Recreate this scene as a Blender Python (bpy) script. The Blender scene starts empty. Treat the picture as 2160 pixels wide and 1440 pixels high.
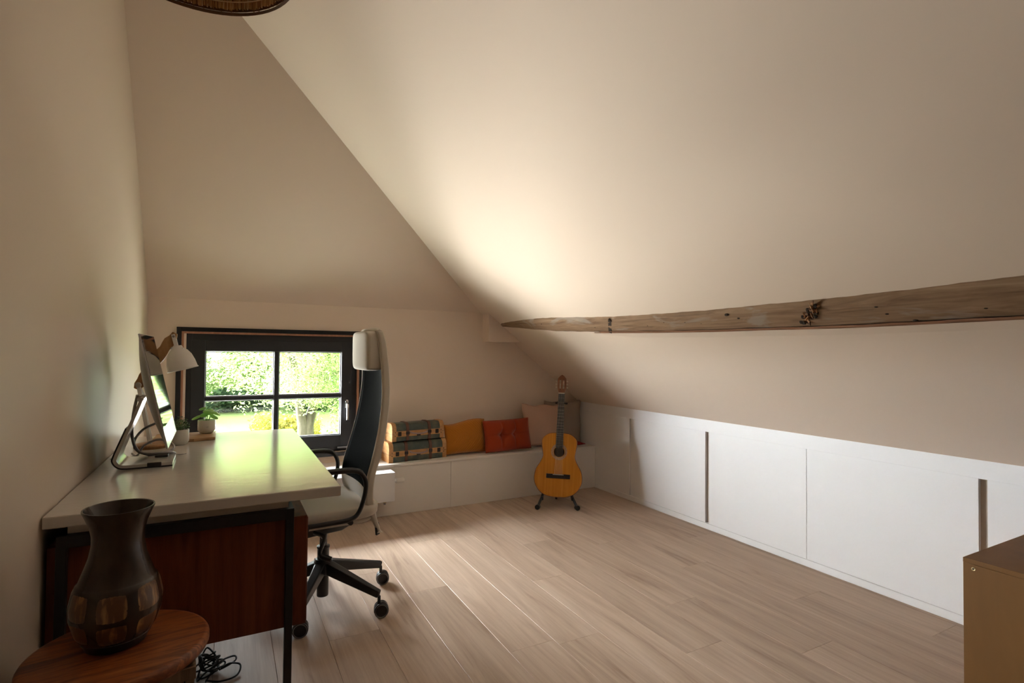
import bpy, math, random
from mathutils import Vector, Matrix

random.seed(7)
R = math.radians
sc = bpy.context.scene
col = sc.collection

# ------------------------------------------------------------------ camera
cam_data = bpy.data.cameras.new('camera')
cam = bpy.data.objects.new('camera', cam_data)
col.objects.link(cam)
sc.camera = cam
cam_data.sensor_width = 36.0
cam_data.lens = 1116.37 / 2160 * 36
cam_data.clip_start = 0.02
cam_data.clip_end = 300
_yaw, _pit, _rol = 0.493222633, 0.0203479809, 0.00985677063
_F = Vector((math.sin(_yaw) * math.cos(_pit), math.cos(_yaw) * math.cos(_pit), math.sin(_pit)))
_Rt = Vector((math.cos(_yaw), -math.sin(_yaw), 0))
_U = _Rt.cross(_F)
_R2 = math.cos(_rol) * _Rt + math.sin(_rol) * _U
_U2 = -math.sin(_rol) * _Rt + math.cos(_rol) * _U
cam.matrix_world = Matrix(((_R2.x, _U2.x, -_F.x, 0), (_R2.y, _U2.y, -_F.y, 0), (_R2.z, _U2.z, -_F.z, 1.27), (0, 0, 0, 1)))

# ------------------------------------------------------------------ world, lights, exposure
SKY = 6.0
SUN = 98.0
BOUNCE = 3600.0
NEAR_FILL = 125.0
world = bpy.data.worlds.new('sky')
sc.world = world
world.use_nodes = True
wb = world.node_tree.nodes['Background']
wb.inputs[0].default_value = (0.86, 0.93, 1.0, 1)
wb.inputs[1].default_value = SKY


def lamp(name, kind, loc, rot, energy, color=(1, 1, 1), **kw):
    d = bpy.data.lights.new(name, kind)
    d.energy = energy
    d.color = color
    for k, v in kw.items():
        setattr(d, k, v)
    o = bpy.data.objects.new(name, d)
    o.location = loc
    o.rotation_euler = rot
    col.objects.link(o)
    return o


YB = 4.34                      # room face of the far wall
WX0, WX1, WZ0, WZ1 = -0.255, 0.925, 0.475, 1.385      # window opening
# sun veiled by thin cloud: a broad soft glow low over the garden, slightly from the left
_sd = Vector((math.sin(R(-48)) * math.cos(R(23)), math.cos(R(-48)) * math.cos(R(23)), math.sin(R(23))))
lamp('hazy_sun', 'SUN', (-6, 20, 12), _sd.to_track_quat('Z', 'Y').to_euler(), SUN, (0.94, 0.95, 1.0), angle=R(62))
pl = lamp('sky_portal', 'AREA', ((WX0 + WX1) / 2, 4.50, (WZ0 + WZ1) / 2), (R(-90), 0, 0), 1,
          shape='RECTANGLE', size=WX1 - WX0 + .1, size_y=WZ1 - WZ0 + .1)
pl.data.cycles.is_portal = True
# area lamp added out in the garden, standing in for light off the lawn
lamp('lawn_bounce_fill', 'AREA', (-2.0, 8.6, -0.9), (R(-90 - 24), 0, R(26)), BOUNCE, (1.0, 0.96, 0.945),
     shape='RECTANGLE', size=6.5, size_y=2.6)
# second lamp added outside, standing in for bounce off ground below the window
lamp('near_ground_fill', 'AREA', (0.05, 5.00, 0.20), (R(-90 - 30), 0, R(10)), NEAR_FILL, (1.0, 0.97, 0.98),
     shape='RECTANGLE', size=1.8, size_y=0.9)

vs = sc.view_settings
vs.view_transform = 'Standard'
vs.look = 'None'
vs.exposure = 0.55
vs.gamma = 1.0
vs.use_curve_mapping = False
cy = sc.cycles
cy.use_denoising = True
cy.max_bounces = 10
cy.diffuse_bounces = 6
cy.glossy_bounces = 4
cy.transmission_bounces = 6
cy.transparent_max_bounces = 12
cy.caustics_reflective = False
cy.caustics_refractive = False
cy.sample_clamp_indirect = 6.0

# ------------------------------------------------------------------ materials
M = {}


def _new(name):
    m = bpy.data.materials.new(name)
    m.use_nodes = True
    nt = m.node_tree
    M[name] = m
    return m, nt, nt.nodes['Principled BSDF']


def c4(c):
    return (c[0], c[1], c[2], 1)


def mapping(nt, scale, coord='Object', rot=(0, 0, 0), rnd=False):
    tc = nt.nodes.new('ShaderNodeTexCoord')
    mp = nt.nodes.new('ShaderNodeMapping')
    mp.inputs['Scale'].default_value = scale
    mp.inputs['Rotation'].default_value = rot
    nt.links.new(tc.outputs[coord], mp.inputs['Vector'])
    if rnd:
        oi = nt.nodes.new('ShaderNodeObjectInfo')
        mu = nt.nodes.new('ShaderNodeMath'); mu.operation = 'MULTIPLY'; mu.inputs[1].default_value = 37.0
        cx = nt.nodes.new('ShaderNodeCombineXYZ')
        nt.links.new(oi.outputs['Random'], mu.inputs[0])
        for i in range(3):
            nt.links.new(mu.outputs[0], cx.inputs[i])
        nt.links.new(cx.outputs[0], mp.inputs['Location'])
    return mp


def noise(nt, mp, scale=1.0, detail=4, rough=.55, dist=0.0):
    n = nt.nodes.new('ShaderNodeTexNoise')
    n.inputs['Scale'].default_value = scale
    n.inputs['Detail'].default_value = detail
    n.inputs['Roughness'].default_value = rough
    n.inputs['Distortion'].default_value = dist
    nt.links.new(mp.outputs[0], n.inputs['Vector'])
    return n


def ramp(nt, src, stops):
    r = nt.nodes.new('ShaderNodeValToRGB')
    e = r.color_ramp.elements
    e[0].position, e[0].color = stops[0][0], c4(stops[0][1])
    e[1].position, e[1].color = stops[-1][0], c4(stops[-1][1])
    for p, c in stops[1:-1]:
        k = e.new(p); k.color = c4(c)
    nt.links.new(src, r.inputs[0])
    return r


def bumpn(nt, b, src, strength, dist):
    bp = nt.nodes.new('ShaderNodeBump')
    bp.inputs['Strength'].default_value = strength
    bp.inputs['Distance'].default_value = dist
    nt.links.new(src, bp.inputs['Height'])
    nt.links.new(bp.outputs[0], b.inputs['Normal'])


def mat(name, c, rough=.6, metal=0.0, spec=.5, var=None, bump=None, coat=0.0, sheen=0.0):
    """plain colour; var=(second colour, scale xyz, low, high); bump=(scale xyz, strength, distance)"""
    m, nt, b = _new(name)
    b.inputs['Base Color'].default_value = c4(c)
    b.inputs['Roughness'].default_value = rough
    b.inputs['Metallic'].default_value = metal
    b.inputs['Specular IOR Level'].default_value = spec
    b.inputs['Coat Weight'].default_value = coat
    b.inputs['Sheen Weight'].default_value = sheen
    if var:
        n = noise(nt, mapping(nt, var[1]), 1, 5)
        r = ramp(nt, n.outputs['Fac'], [(var[2], c), (var[3], var[0])])
        nt.links.new(r.outputs[0], b.inputs['Base Color'])
    if bump:
        n = noise(nt, mapping(nt, bump[0]), 1, 4)
        bumpn(nt, b, n.outputs['Fac'], bump[1], bump[2])
    return m


def wood(name, cs, scale, rough=.5, dist=1.2, bump=.15, spec=.4, rnd=False, coat=0, fine=None, tone=0.0):
    """grain: noise stretched along one axis; cs is a list of ramp stops"""
    m, nt, b = _new(name)
    mp = mapping(nt, scale, rnd=rnd)
    n = noise(nt, mp, 1, 7, .62, dist)
    r = ramp(nt, n.outputs['Fac'], cs)
    out = r.outputs[0]
    if fine:
        n2 = noise(nt, mapping(nt, fine, rnd=rnd), 1, 3, .6)
        r2 = ramp(nt, n2.outputs['Fac'], [(.35, (.80, .78, .76)), (.6, (1, 1, 1))])
        mx = nt.nodes.new('ShaderNodeMixRGB'); mx.blend_type = 'MULTIPLY'; mx.inputs[0].default_value = .5
        nt.links.new(out, mx.inputs[1]); nt.links.new(r2.outputs[0], mx.inputs[2])
        out = mx.outputs[0]
    if tone:
        oi = nt.nodes.new('ShaderNodeObjectInfo')
        mr = nt.nodes.new('ShaderNodeMapRange')
        mr.inputs[3].default_value = 1 - tone; mr.inputs[4].default_value = 1 + tone
        nt.links.new(oi.outputs['Random'], mr.inputs[0])
        hs = nt.nodes.new('ShaderNodeHueSaturation')
        nt.links.new(mr.outputs[0], hs.inputs['Value']); nt.links.new(out, hs.inputs['Color'])
        out = hs.outputs[0]
    nt.links.new(out, b.inputs['Base Color'])
    b.inputs['Roughness'].default_value = rough
    b.inputs['Specular IOR Level'].default_value = spec
    b.inputs['Coat Weight'].default_value = coat
    b.inputs['Coat Roughness'].default_value = .2
    if bump:
        bumpn(nt, b, n.outputs['Fac'], bump, .002)
    return m


PLASTER = dict(rough=.85, spec=.2)
mat('plaster', (.74, .625, .525), bump=((5, 5, 5), .10, .01), **PLASTER)
mat('plaster_dim', (.61, .515, .42), bump=((3, 3, 3), .12, .015), rough=.6, spec=.25)  # left wall: same plaster, its dimmer light put into a darker colour
mat('white_paint', (.83, .83, .84), rough=.5, spec=.4, bump=((60, 6, 6), .04, .002))
mat('white_bench', (.80, .77, .73), rough=.5, spec=.4)
mat('rear_wall_dark', (.09, .07, .055), rough=.8)  # made dark so the unseen rear wall bounces less light
mat('slot_brown', (.52, .45, .37), rough=.8)
wood('oak_floor', [(.27, (.30, .205, .145)), (.39, (.44, .33, .25)), (.58, (.525, .405, .315)), (.74, (.58, .46, .365))], (10, .8, 9), rough=.42,
     dist=1.6, bump=.05, rnd=True, fine=(70, 2.2, 30), tone=.05, spec=.4)
mat('subfloor', (.16, .11, .08), rough=.9)
mat('black_frame', (.018, .019, .022), rough=.42, spec=.5, bump=((8, 40, 40), .06, .002))
mat('black_trim', (.012, .012, .014), rough=.25, spec=.5)
wood('red_lining', [(.3, (.42, .19, .11)), (.7, (.56, .28, .17))], (30, 30, 3), rough=.6)
mat('steel', (.62, .62, .64), rough=.25, metal=1)
mat('chrome_dark', (.3, .3, .32), rough=.3, metal=1)
mat('brass', (.5, .4, .22), rough=.35, metal=1)

# weathered purlin
m, nt, b = _new('old_beam')
mp = mapping(nt, (22, 1.6, 22))
n1 = noise(nt, mp, 1, 8, .65, 1.5)
r1 = ramp(nt, n1.outputs['Fac'], [(.25, (.10, .052, .027)), (.42, (.21, .125, .068)), (.6, (.29, .185, .11)), (.8, (.37, .255, .165))])
n2 = noise(nt, mapping(nt, (5, 2.2, 9)), 1, 4, .6, .8)
r2 = ramp(nt, n2.outputs['Fac'], [(.56, (0, 0, 0)), (.64, (1, 1, 1))])
mx = nt.nodes.new('ShaderNodeMixRGB'); mx.inputs[2].default_value = (.34, .30, .26, 1)
ml = nt.nodes.new('ShaderNodeMath'); ml.operation = 'MULTIPLY'; ml.inputs[1].default_value = .55
nt.links.new(r2.outputs[0], ml.inputs[0]); nt.links.new(ml.outputs[0], mx.inputs[0])
nt.links.new(r1.outputs[0], mx.inputs[1]); nt.links.new(mx.outputs[0], b.inputs['Base Color'])
b.inputs['Roughness'].default_value = .85
bumpn(nt, b, n1.outputs['Fac'], .4, .008)
wood('torn_wood', [(.3, (.24, .11, .06)), (.6, (.36, .19, .11)), (.8, (.44, .27, .17))], (40, 3, 40), rough=.8)
mat('beam_dark', (.03, .018, .01), rough=.9)
mat('beam_split', (.42, .22, .10), rough=.8, var=((.10, .05, .03), (60, 60, 60), .4, .6))

# thin window glass: light passes, weak mirror
m = bpy.data.materials.new('window_glass'); m.use_nodes = True; M['window_glass'] = m
nt = m.node_tree; nt.nodes.clear()
o_ = nt.nodes.new('ShaderNodeOutputMaterial'); tr = nt.nodes.new('ShaderNodeBsdfTransparent'); gl = nt.nodes.new('ShaderNodeBsdfGlossy')
gl.inputs['Roughness'].default_value = .02; tr.inputs[0].default_value = (.96, .98, .96, 1)
ms = nt.nodes.new('ShaderNodeMixShader'); ms.inputs[0].default_value = .05
nt.links.new(tr.outputs[0], ms.inputs[1]); nt.links.new(gl.outputs[0], ms.inputs[2]); nt.links.new(ms.outputs[0], o_.inputs[0])

# garden
def leaf_mat(name, cols, trans=.35):
    m = bpy.data.materials.new(name); m.use_nodes = True; M[name] = m
    nt = m.node_tree; nt.nodes.clear()
    o = nt.nodes.new('ShaderNodeOutputMaterial')
    g = nt.nodes.new('ShaderNodeNewGeometry')
    k = len(cols)
    r = ramp(nt, g.outputs['Random Per Island'], [(i / (k - 1), c) for i, c in enumerate(cols)])
    d = nt.nodes.new('ShaderNodeBsdfDiffuse'); t = nt.nodes.new('ShaderNodeBsdfTranslucent')
    x = nt.nodes.new('ShaderNodeMixShader'); x.inputs[0].default_value = trans
    nt.links.new(r.outputs[0], d.inputs[0]); nt.links.new(r.outputs[0], t.inputs[0])
    nt.links.new(d.outputs[0], x.inputs[1]); nt.links.new(t.outputs[0], x.inputs[2]); nt.links.new(x.outputs[0], o.inputs[0])


leaf_mat('leaf_pale', [(0.102, 0.17, 0.051), (0.289, 0.408, 0.119), (0.51, 0.612, 0.289), (0.204, 0.306, 0.085)])
leaf_mat('leaf_mid', [(0.032, 0.072, 0.029), (0.144, 0.24, 0.072), (0.352, 0.464, 0.176), (0.056, 0.112, 0.04)])
leaf_mat('leaf_yellow', [(0.26, 0.234, 0.033), (0.338, 0.273, 0.046), (0.13, 0.182, 0.039), (0.364, 0.325, 0.104)])
leaf_mat('leaf_dark', [(0.016, 0.033, 0.018), (0.052, 0.091, 0.039), (0.091, 0.143, 0.065), (0.026, 0.052, 0.029)])
mat('lawn_green', (.12, .17, .05), rough=.95, spec=.05, var=((.16, .20, .07), (.4, .4, .4), .35, .7))
mat('bark', (.05, .038, .026), rough=.9, var=((.13, .105, .08), (6, 6, 1.5), .4, .62), bump=((8, 8, 2), .8, .05))
mat('roof_tile', (.20, .09, .06), rough=.8)
mat('facade', (.45, .30, .22), rough=.9)

# furniture
m, nt, b = _new('desk_white')
b.inputs['Base Color'].default_value = (.60, .56, .515, 1); b.inputs['Roughness'].default_value = .17
b.inputs['Specular IOR Level'].default_value = .6
nn = noise(nt, mapping(nt, (9, 34, 9)), 1, 3, .5, .6)
bumpn(nt, b, nn.outputs['Fac'], .10, .006)
mat('desk_under', (.62, .56, .50), rough=.6)
mat('black_steel', (.012, .012, .013), rough=.45, spec=.4)
wood('mahogany', [(.25, (.05, .012, .006)), (.45, (.14, .035, .014)), (.7, (.21, .057, .022))], (16, 16, 1.1), rough=.45, dist=1.4, bump=.04, spec=.25, fine=(220, 220, 6))
wood('acacia', [(.30, (.035, .008, .004)), (.43, (.13, .032, .009)), (.5, (.30, .088, .022)), (.58, (.13, .032, .009)), (.70, (.36, .115, .032))], (1.6, 19, 8), rough=.4, dist=.8, bump=.06, spec=.4)
wood('crate_wood', [(.25, (.10, .065, .04)), (.5, (.20, .135, .085)), (.75, (.27, .19, .12))], (30, 30, 2), rough=.8, rnd=True)
wood('board_wood', [(.25, (.20, .10, .04)), (.5, (.34, .19, .09)), (.75, (.42, .26, .13))], (3, 30, 30), rough=.55)
wood('plywood', [(.2, (.135, .060, .012)), (.5, (.165, .074, .016)), (.8, (.195, .090, .022))], (6, 6, 2.2), rough=.6, dist=.6, bump=.02)
mat('vase_brown', (.022, .012, .008), rough=.24, spec=.4, var=((.04, .024, .015), (20, 20, 8), .3, .7))
mat('vase_base', (.008, .006, .006), rough=.35)
mat('vase_glaze', (.10, .045, .018), rough=.3, var=((.42, .22, .08), (60, 60, 9), .50, .72), bump=((60, 60, 12), .2, .002))
mat('cable_black', (.008, .008, .009), rough=.5)
mat('cable_grey', (.42, .40, .39), rough=.5)
mat('fabric_cream', (.60, .55, .47), rough=.95, spec=.1, sheen=.2, bump=((350, 350, 350), .25, .002))
mat('mesh_black', (.0006, .0009, .0006), rough=.9, spec=.01, var=((.0018, .0025, .0018), (420, 420, 420), .45, .6), bump=((500, 500, 500), .4, .001))
mat('plastic_black', (.012, .012, .013), rough=.35, spec=.5)
mat('caster_grey', (.20, .20, .20), rough=.5)
mat('alu', (.66, .66, .65), rough=.32, metal=.85)
mat('alu_back', (.46, .44, .40), rough=.42, metal=.6)
mat('screen', (.006, .008, .007), rough=.05, spec=.8)
mat('lamp_white', (.66, .62, .58), rough=.45)
mat('lamp_inside', (.85, .83, .80), rough=.5)
wood('lamp_wood', [(.25, (.16, .07, .025)), (.5, (.30, .15, .06)), (.75, (.42, .24, .11))], (20, 20, 5), rough=.6)
mat('pot_glaze', (.56, .53, .46), rough=.25, var=((.34, .32, .28), (40, 40, 40), .58, .75))
mat('pot_white', (.62, .59, .54), rough=.4)
mat('soil', (.03, .02, .015), rough=1)
mat('pilea_leaf', (.13, .40, .05), rough=.35, var=((.26, .52, .09), (12, 12, 12), .35, .7))
mat('herb_leaf', (.035, .085, .02), rough=.5, var=((.09, .17, .05), (30, 30, 30), .4, .65))
mat('stem_green', (.16, .26, .08), rough=.6)
mat('cushion_mustard', (.42, .15, .014), rough=.9, spec=.1, sheen=.3, bump=((300, 300, 300), .2, .002))
mat('cushion_orange', (.30, .040, .010), rough=.85, spec=.1, sheen=.25, bump=((300, 300, 300), .2, .002))
mat('cushion_pink', (.56, .37, .28), rough=.95, spec=.1, bump=((260, 260, 260), .35, .003))
mat('cushion_taupe', (.36, .29, .24), rough=.95, spec=.1, bump=((260, 260, 260), .35, .003))
mat('cushion_red', (.22, .01, .012), rough=.9)
wood('case_wood', [(.25, (.36, .17, .055)), (.5, (.50, .26, .10)), (.75, (.62, .37, .17))], (24, 6, 24), rough=.5)
mat('case_tan', (.42, .20, .065), rough=.5, var=((.54, .29, .11), (14, 14, 14), .35, .7))
mat('case_green', (.035, .05, .04), rough=.4, var=((.11, .115, .07), (12, 12, 12), .45, .72))
mat('case_strap', (.10, .035, .02), rough=.5)
mat('case_handle', (.36, .26, .24), rough=.3)
mat('clasp', (.03, .025, .02), rough=.4, metal=.6)
wood('spruce_top', [(.3, (.40, .145, .015)), (.6, (.50, .20, .025)), (.8, (.56, .25, .04))], (45, 45, .8), rough=.25, dist=.2, bump=0, coat=.4)
wood('guitar_side', [(.3, (.10, .035, .015)), (.7, (.20, .08, .03))], (8, 8, 3), rough=.3, coat=.3)
wood('guitar_head', [(.3, (.15, .05, .018)), (.7, (.25, .095, .035))], (40, 40, 4), rough=.35)
mat('ebony', (.014, .010, .009), rough=.4)
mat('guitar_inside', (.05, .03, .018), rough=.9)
mat('rosette', (.16, .10, .07), rough=.5, var=((.45, .36, .26), (500, 500, 500), .45, .55))
mat('bone', (.70, .64, .52), rough=.4)
mat('string', (.65, .60, .52), rough=.4, metal=.3)
mat('radiator_white', (.82, .82, .84), rough=.35, spec=.45)
mat('rattan', (.34, .18, .075), rough=.9, var=((.58, .36, .18), (80, 80, 10), .4, .65))
mat('rattan_dark', (.09, .040, .015), rough=.95)
mat('thread_pale', (.72, .56, .38), rough=.9)

# ------------------------------------------------------------------ mesh helpers
class MB:
    def __init__(s):
        s.v = []; s.f = []

    def add(s, vs_, fs):
        k = len(s.v)
        s.v += [tuple(p) for p in vs_]
        s.f += [tuple(i + k for i in f) for f in fs]
        return s

    def hexa(s, p):
        return s.add(p, [(0, 3, 2, 1), (4, 5, 6, 7), (0, 1, 5, 4), (1, 2, 6, 5), (2, 3, 7, 6), (3, 0, 4, 7)])

    def box(s, x0, x1, y0, y1, z0, z1):
        return s.hexa([(x0, y0, z0), (x1, y0, z0), (x1, y1, z0), (x0, y1, z0), (x0, y0, z1), (x1, y0, z1), (x1, y1, z1), (x0, y1, z1)])

    def bar(s, a, b, w0, h0, w1=None, h1=None, up=(0, 0, 1)):
        """box from a to b, w across, h along up"""
        a, b, up = Vector(a), Vector(b), Vector(up)
        w1 = w0 if w1 is None else w1; h1 = h0 if h1 is None else h1
        d = (b - a).normalized()
        sd = d.cross(up).normalized(); u = sd.cross(d).normalized()
        p = []
        for c, w, h in ((a, w0, h0), (b, w1, h1)):
            p += [c - sd * w / 2 - u * h / 2, c + sd * w / 2 - u * h / 2, c + sd * w / 2 + u * h / 2, c - sd * w / 2 + u * h / 2]
        return s.hexa(p)

    def prism(s, poly, axis, a, b):
        """poly: 2-D outline in the two other axes (in x,y,z order), swept along axis from a to b"""
        def P(q, t):
            l = list(q); l.insert(axis, t); return tuple(l)
        n = len(poly)
        vs_ = [P(q, a) for q in poly] + [P(q, b) for q in poly]
        fs = [tuple(range(n - 1, -1, -1)), tuple(range(n, 2 * n))]
        fs += [(i, (i + 1) % n, n + (i + 1) % n, n + i) for i in range(n)]
        return s.add(vs_, fs)

    def tube(s, pts, r, seg=8, closed=False, caps=True, sx=1.0):
        pts = [Vector(p) for p in pts]
        n = len(pts)
        rr = r if isinstance(r, (list, tuple)) else [r] * n
        vs_, fs = [], []
        t0 = (pts[1] - pts[0]).normalized()
        ref = Vector((0, 0, 1)) if abs(t0.z) < .9 else Vector((1, 0, 0))
        nrm = t0.cross(ref).normalized()
        for i, p in enumerate(pts):
            if closed:
                t = (pts[(i + 1) % n] - pts[i - 1]).normalized()
            else:
                t = (pts[min(i + 1, n - 1)] - pts[max(i - 1, 0)]).normalized()
            nrm = (nrm - t * nrm.dot(t)).normalized()
            bn = t.cross(nrm)
            for k in range(seg):
                a = 2 * math.pi * k / seg
                vs_.append(p + (nrm * math.cos(a) * sx + bn * math.sin(a)) * rr[i])
        m_ = n if closed else n - 1
        for i in range(m_):
            j = (i + 1) % n
            for k in range(seg):
                k2 = (k + 1) % seg
                fs.append((i * seg + k, i * seg + k2, j * seg + k2, j * seg + k))
        if caps and not closed:
            fs.append(tuple(range(seg - 1, -1, -1)))
            fs.append(tuple(range((n - 1) * seg, n * seg)))
        return s.add(vs_, fs)

    def lathe(s, prof, seg=32, c=(0, 0, 0), ax=None, closed=False):
        """prof: (radius, height) from bottom to top; ax: axis direction"""
        q = Vector((0, 0, 1)).rotation_difference(Vector(ax)) if ax else None
        vs_, fs = [], []
        c = Vector(c)
        for r_, z in prof:
            for k in range(seg):
                a = 2 * math.pi * k / seg
                v = Vector((r_ * math.cos(a), r_ * math.sin(a), z))
                if q: v = q @ v
                vs_.append(v + c)
        n = len(prof)
        for i in range(n if closed else n - 1):
            j = (i + 1) % n
            for k in range(seg):
                k2 = (k + 1) % seg
                fs.append((i * seg + k, i * seg + k2, j * seg + k2, j * seg + k))
        if not closed:
            if prof[0][0] > 1e-6: fs.append(tuple(range(seg - 1, -1, -1)))
            if prof[-1][0] > 1e-6: fs.append(tuple(range((n - 1) * seg, n * seg)))
        return s.add(vs_, fs)

    def superell(s, c, sz, e1=.35, e2=.35, nu=28, nv=16, fn=None):
        def pw(x, e): return math.copysign(abs(x) ** e, x)
        vs_, fs = [], []
        for j in range(nv + 1):
            ph = -math.pi / 2 + math.pi * j / nv
            for i in range(nu):
                th = 2 * math.pi * i / nu
                x = pw(math.cos(ph), e1) * pw(math.cos(th), e2)
                y = pw(math.cos(ph), e1) * pw(math.sin(th), e2)
                z = pw(math.sin(ph), e1)
                p = (c[0] + x * sz[0] / 2, c[1] + y * sz[1] / 2, c[2] + z * sz[2] / 2)
                vs_.append(fn(*p) if fn else p)
        for j in range(nv):
            for i in range(nu):
                i2 = (i + 1) % nu
                fs.append((j * nu + i, j * nu + i2, (j + 1) * nu + i2, (j + 1) * nu + i))
        return s.add(vs_, fs)

    def grid(s, fn, nu, nv, wrap=False):
        vs_ = [fn(i / nu, j / nv) for j in range(nv + 1) for i in range(nu + 1)]
        fs = [(j * (nu + 1) + i, j * (nu + 1) + i + 1, (j + 1) * (nu + 1) + i + 1, (j + 1) * (nu + 1) + i) for j in range(nv) for i in range(nu)]
        return s.add(vs_, fs)

    def build(s, name, m, parent=None, smooth=None, bevel=0, seg=2, loc=None, rot=None):
        me = bpy.data.meshes.new(name)
        me.from_pydata(s.v, [], s.f)
        me.validate()
        me.materials.append(M[m])
        if smooth is not None:
            for p in me.polygons: p.use_smooth = True
            me.set_sharp_from_angle(angle=R(smooth))
        o = bpy.data.objects.new(name, me)
        col.objects.link(o)
        if parent: o.parent = parent
        if loc: o.location = loc
        if rot: o.rotation_euler = rot
        if bevel:
            bv = o.modifiers.new('bevel', 'BEVEL'); bv.width = bevel; bv.segments = seg; bv.limit_method = 'ANGLE'; bv.angle_limit = R(40)
        return o


def thing(name, label, cat, loc=(0, 0, 0), rz=0, group=None, kind=None, rot=None):
    o = bpy.data.objects.new(name, None)
    o.empty_display_size = .05
    col.objects.link(o)
    o.location = loc
    o.rotation_euler = rot if rot else (0, 0, rz)
    return tag(o, label, cat, group, kind)


def tag(o, label=None, cat=None, group=None, kind=None):
    if label: o['label'] = label
    if cat: o['category'] = cat
    if group: o['group'] = group
    if kind: o['kind'] = kind
    return o


def crom(pts, k=6, closed=False):
    """Catmull-Rom through tuples"""
    pts = [Vector(p) for p in pts]
    n = len(pts); out = []
    rng = n if closed else n - 1
    for i in range(rng):
        if closed:
            p0, p1, p2, p3 = pts[i - 1], pts[i], pts[(i + 1) % n], pts[(i + 2) % n]
        else:
            p1, p2 = pts[i], pts[i + 1]
            p0 = pts[i - 1] if i else p1 * 2 - p2
            p3 = pts[i + 2] if i + 2 < n else p2 * 2 - p1
        for j in range(k):
            t = j / k
            out.append(.5 * ((2 * p1) + (p2 - p0) * t + (2 * p0 - 5 * p1 + 4 * p2 - p3) * t * t + (3 * p1 - p0 - 3 * p2 + p3) * t ** 3))
    if not closed: out.append(pts[-1])
    return out


def lerp1(tab, x):
    if x <= tab[0][0]: return tab[0][1]
    for (a, va), (b_, vb) in zip(tab, tab[1:]):
        if x <= b_: return va + (vb - va) * (x - a) / (b_ - a)
    return tab[-1][1]


# ------------------------------------------------------------------ room shell
XL, XR, YF = -0.48, 3.094, -2.6          # left wall, knee wall, wall behind the viewer
KZ, P1, KLEAN = 0.79, (2.07, 1.575), 0.85
S_LOW = (P1[1] - KZ) / (XR - P1[0]); S_UP = 0.72
LEDGE = 1.622


def zc(x):
    return KZ + S_LOW * (XR - x) if x > P1[0] else P1[1] + S_UP * (P1[0] - x)


# floor: sub-floor with planks as parts
fl = MB().box(XL - .1, XR + .1, YF - .1, YB + .1, -.06, -.013).build('floor', 'subfloor')
tag(fl, 'light oak laminate plank floor running towards the far window', 'floor', kind='structure')
PW, X0 = .2205, .194
joints = {-4: .9, -3: 2.2, -2: 1.5, -1: 2.75, 0: 1.85, 1: 2.433, 2: 3.067, 3: 2.72, 4: 3.42, 5: 1.95, 6: 2.55, 7: 1.645, 8: 2.0, 9: 1.418, 10: 2.31, 11: 1.743, 12: 1.229, 13: 2.0}
LEN = 1.426
for n_ in range(-4, 14):
    xa, xb = X0 + PW * n_, X0 + PW * (n_ + 1)
    xa, xb = max(xa, XL), min(xb, XR)
    if xb - xa < .01: continue
    js = [joints[n_] + LEN * k for k in range(-4, 4)]
    js = [YF] + [j for j in js if YF + .03 < j < YB - .28] + [YB]
    for ya, yb in zip(js, js[1:]):
        g, t, c = .0005, .0009, .0008
        w, l = xb - xa, yb - ya
        # box with a small chamfer round the top edge; origin at the plank's near corner
        pv = [(g, g, -.013), (w - g, g, -.013), (w - g, l - g, -.013), (g, l - g, -.013),
              (g, g, -c), (w - g, g, -c), (w - g, l - g, -c), (g, l - g, -c),
              (g + t, g + t * .6, 0), (w - g - t, g + t * .6, 0), (w - g - t, l - g - t * .6, 0), (g + t, l - g - t * .6, 0)]
        pf = [(0, 3, 2, 1), (8, 9, 10, 11)]
        for a in (0, 4):
            pf += [(a + i, a + (i + 1) % 4, a + 4 + (i + 1) % 4, a + 4 + i) for i in range(4)]
        MB().add(pv, pf).build('plank', 'oak_floor', fl, loc=(xa, ya, 0))

tag(MB().box(XL - .12, XL, YF - .1, YB + .2, -.06, 3.9).build('wall_left', 'plaster_dim'), 'smooth beige plaster wall along the desk', 'wall', kind='structure')
tag(MB().box(XL - .1, XR + .2, YF - .12, YF, -.06, 3.9).build('wall_front', 'rear_wall_dark'), 'unseen wall behind the viewer, coloured dark to cut bounce light', 'wall', kind='structure')

# far wall, vertical part with the window opening
m_ = MB()
TH = .10
m_.box(XL - .1, WX0, YB, YB + TH, -.06, LEDGE + .02)
m_.box(WX1, XR + .1, YB, YB + TH, -.06, LEDGE + .02)
m_.box(WX0, WX1, YB, YB + TH, -.06, WZ0)
m_.box(WX0, WX1, YB, YB + TH, WZ1, LEDGE + .02)
tag(m_.build('wall_back', 'plaster'), 'low beige plaster wall around the far window', 'wall', kind='structure')
# far wall, upper part leaning into the room under the hipped roof
zt = 3.9
yy = lambda z: YB - KLEAN * (z - LEDGE)
tag(MB().prism([(yy(LEDGE), LEDGE), (yy(zt), zt), (yy(zt) + .2, zt + .1), (yy(LEDGE) + .2, LEDGE + .02)], 0, XL - .1, XR + .2).build('wall_gable', 'plaster'),
    'pale plaster hip wall leaning in above the window', 'wall', kind='structure')
# sloping ceiling in two planes with a fold along the purlin
prof = [(XR + .06, KZ - S_LOW * .06), P1, (XL - .1, zc(XL - .1))]
cl = MB().prism(prof[:2] + [(P1[0] + .05, P1[1] + .08), (XR + .12, KZ + .02)], 1, YF - .1, YB + .1).build('ceiling', 'plaster')
tag(cl, 'cream plaster sloping ceiling rising from the white knee wall', 'ceiling', kind='structure')
MB().prism([P1, prof[2], (prof[2][0], prof[2][1] + .09), (P1[0] + .05, P1[1] + .08)], 1, YF - .1, YB + .1).build('ceiling_panel', 'plaster', cl)
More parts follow.
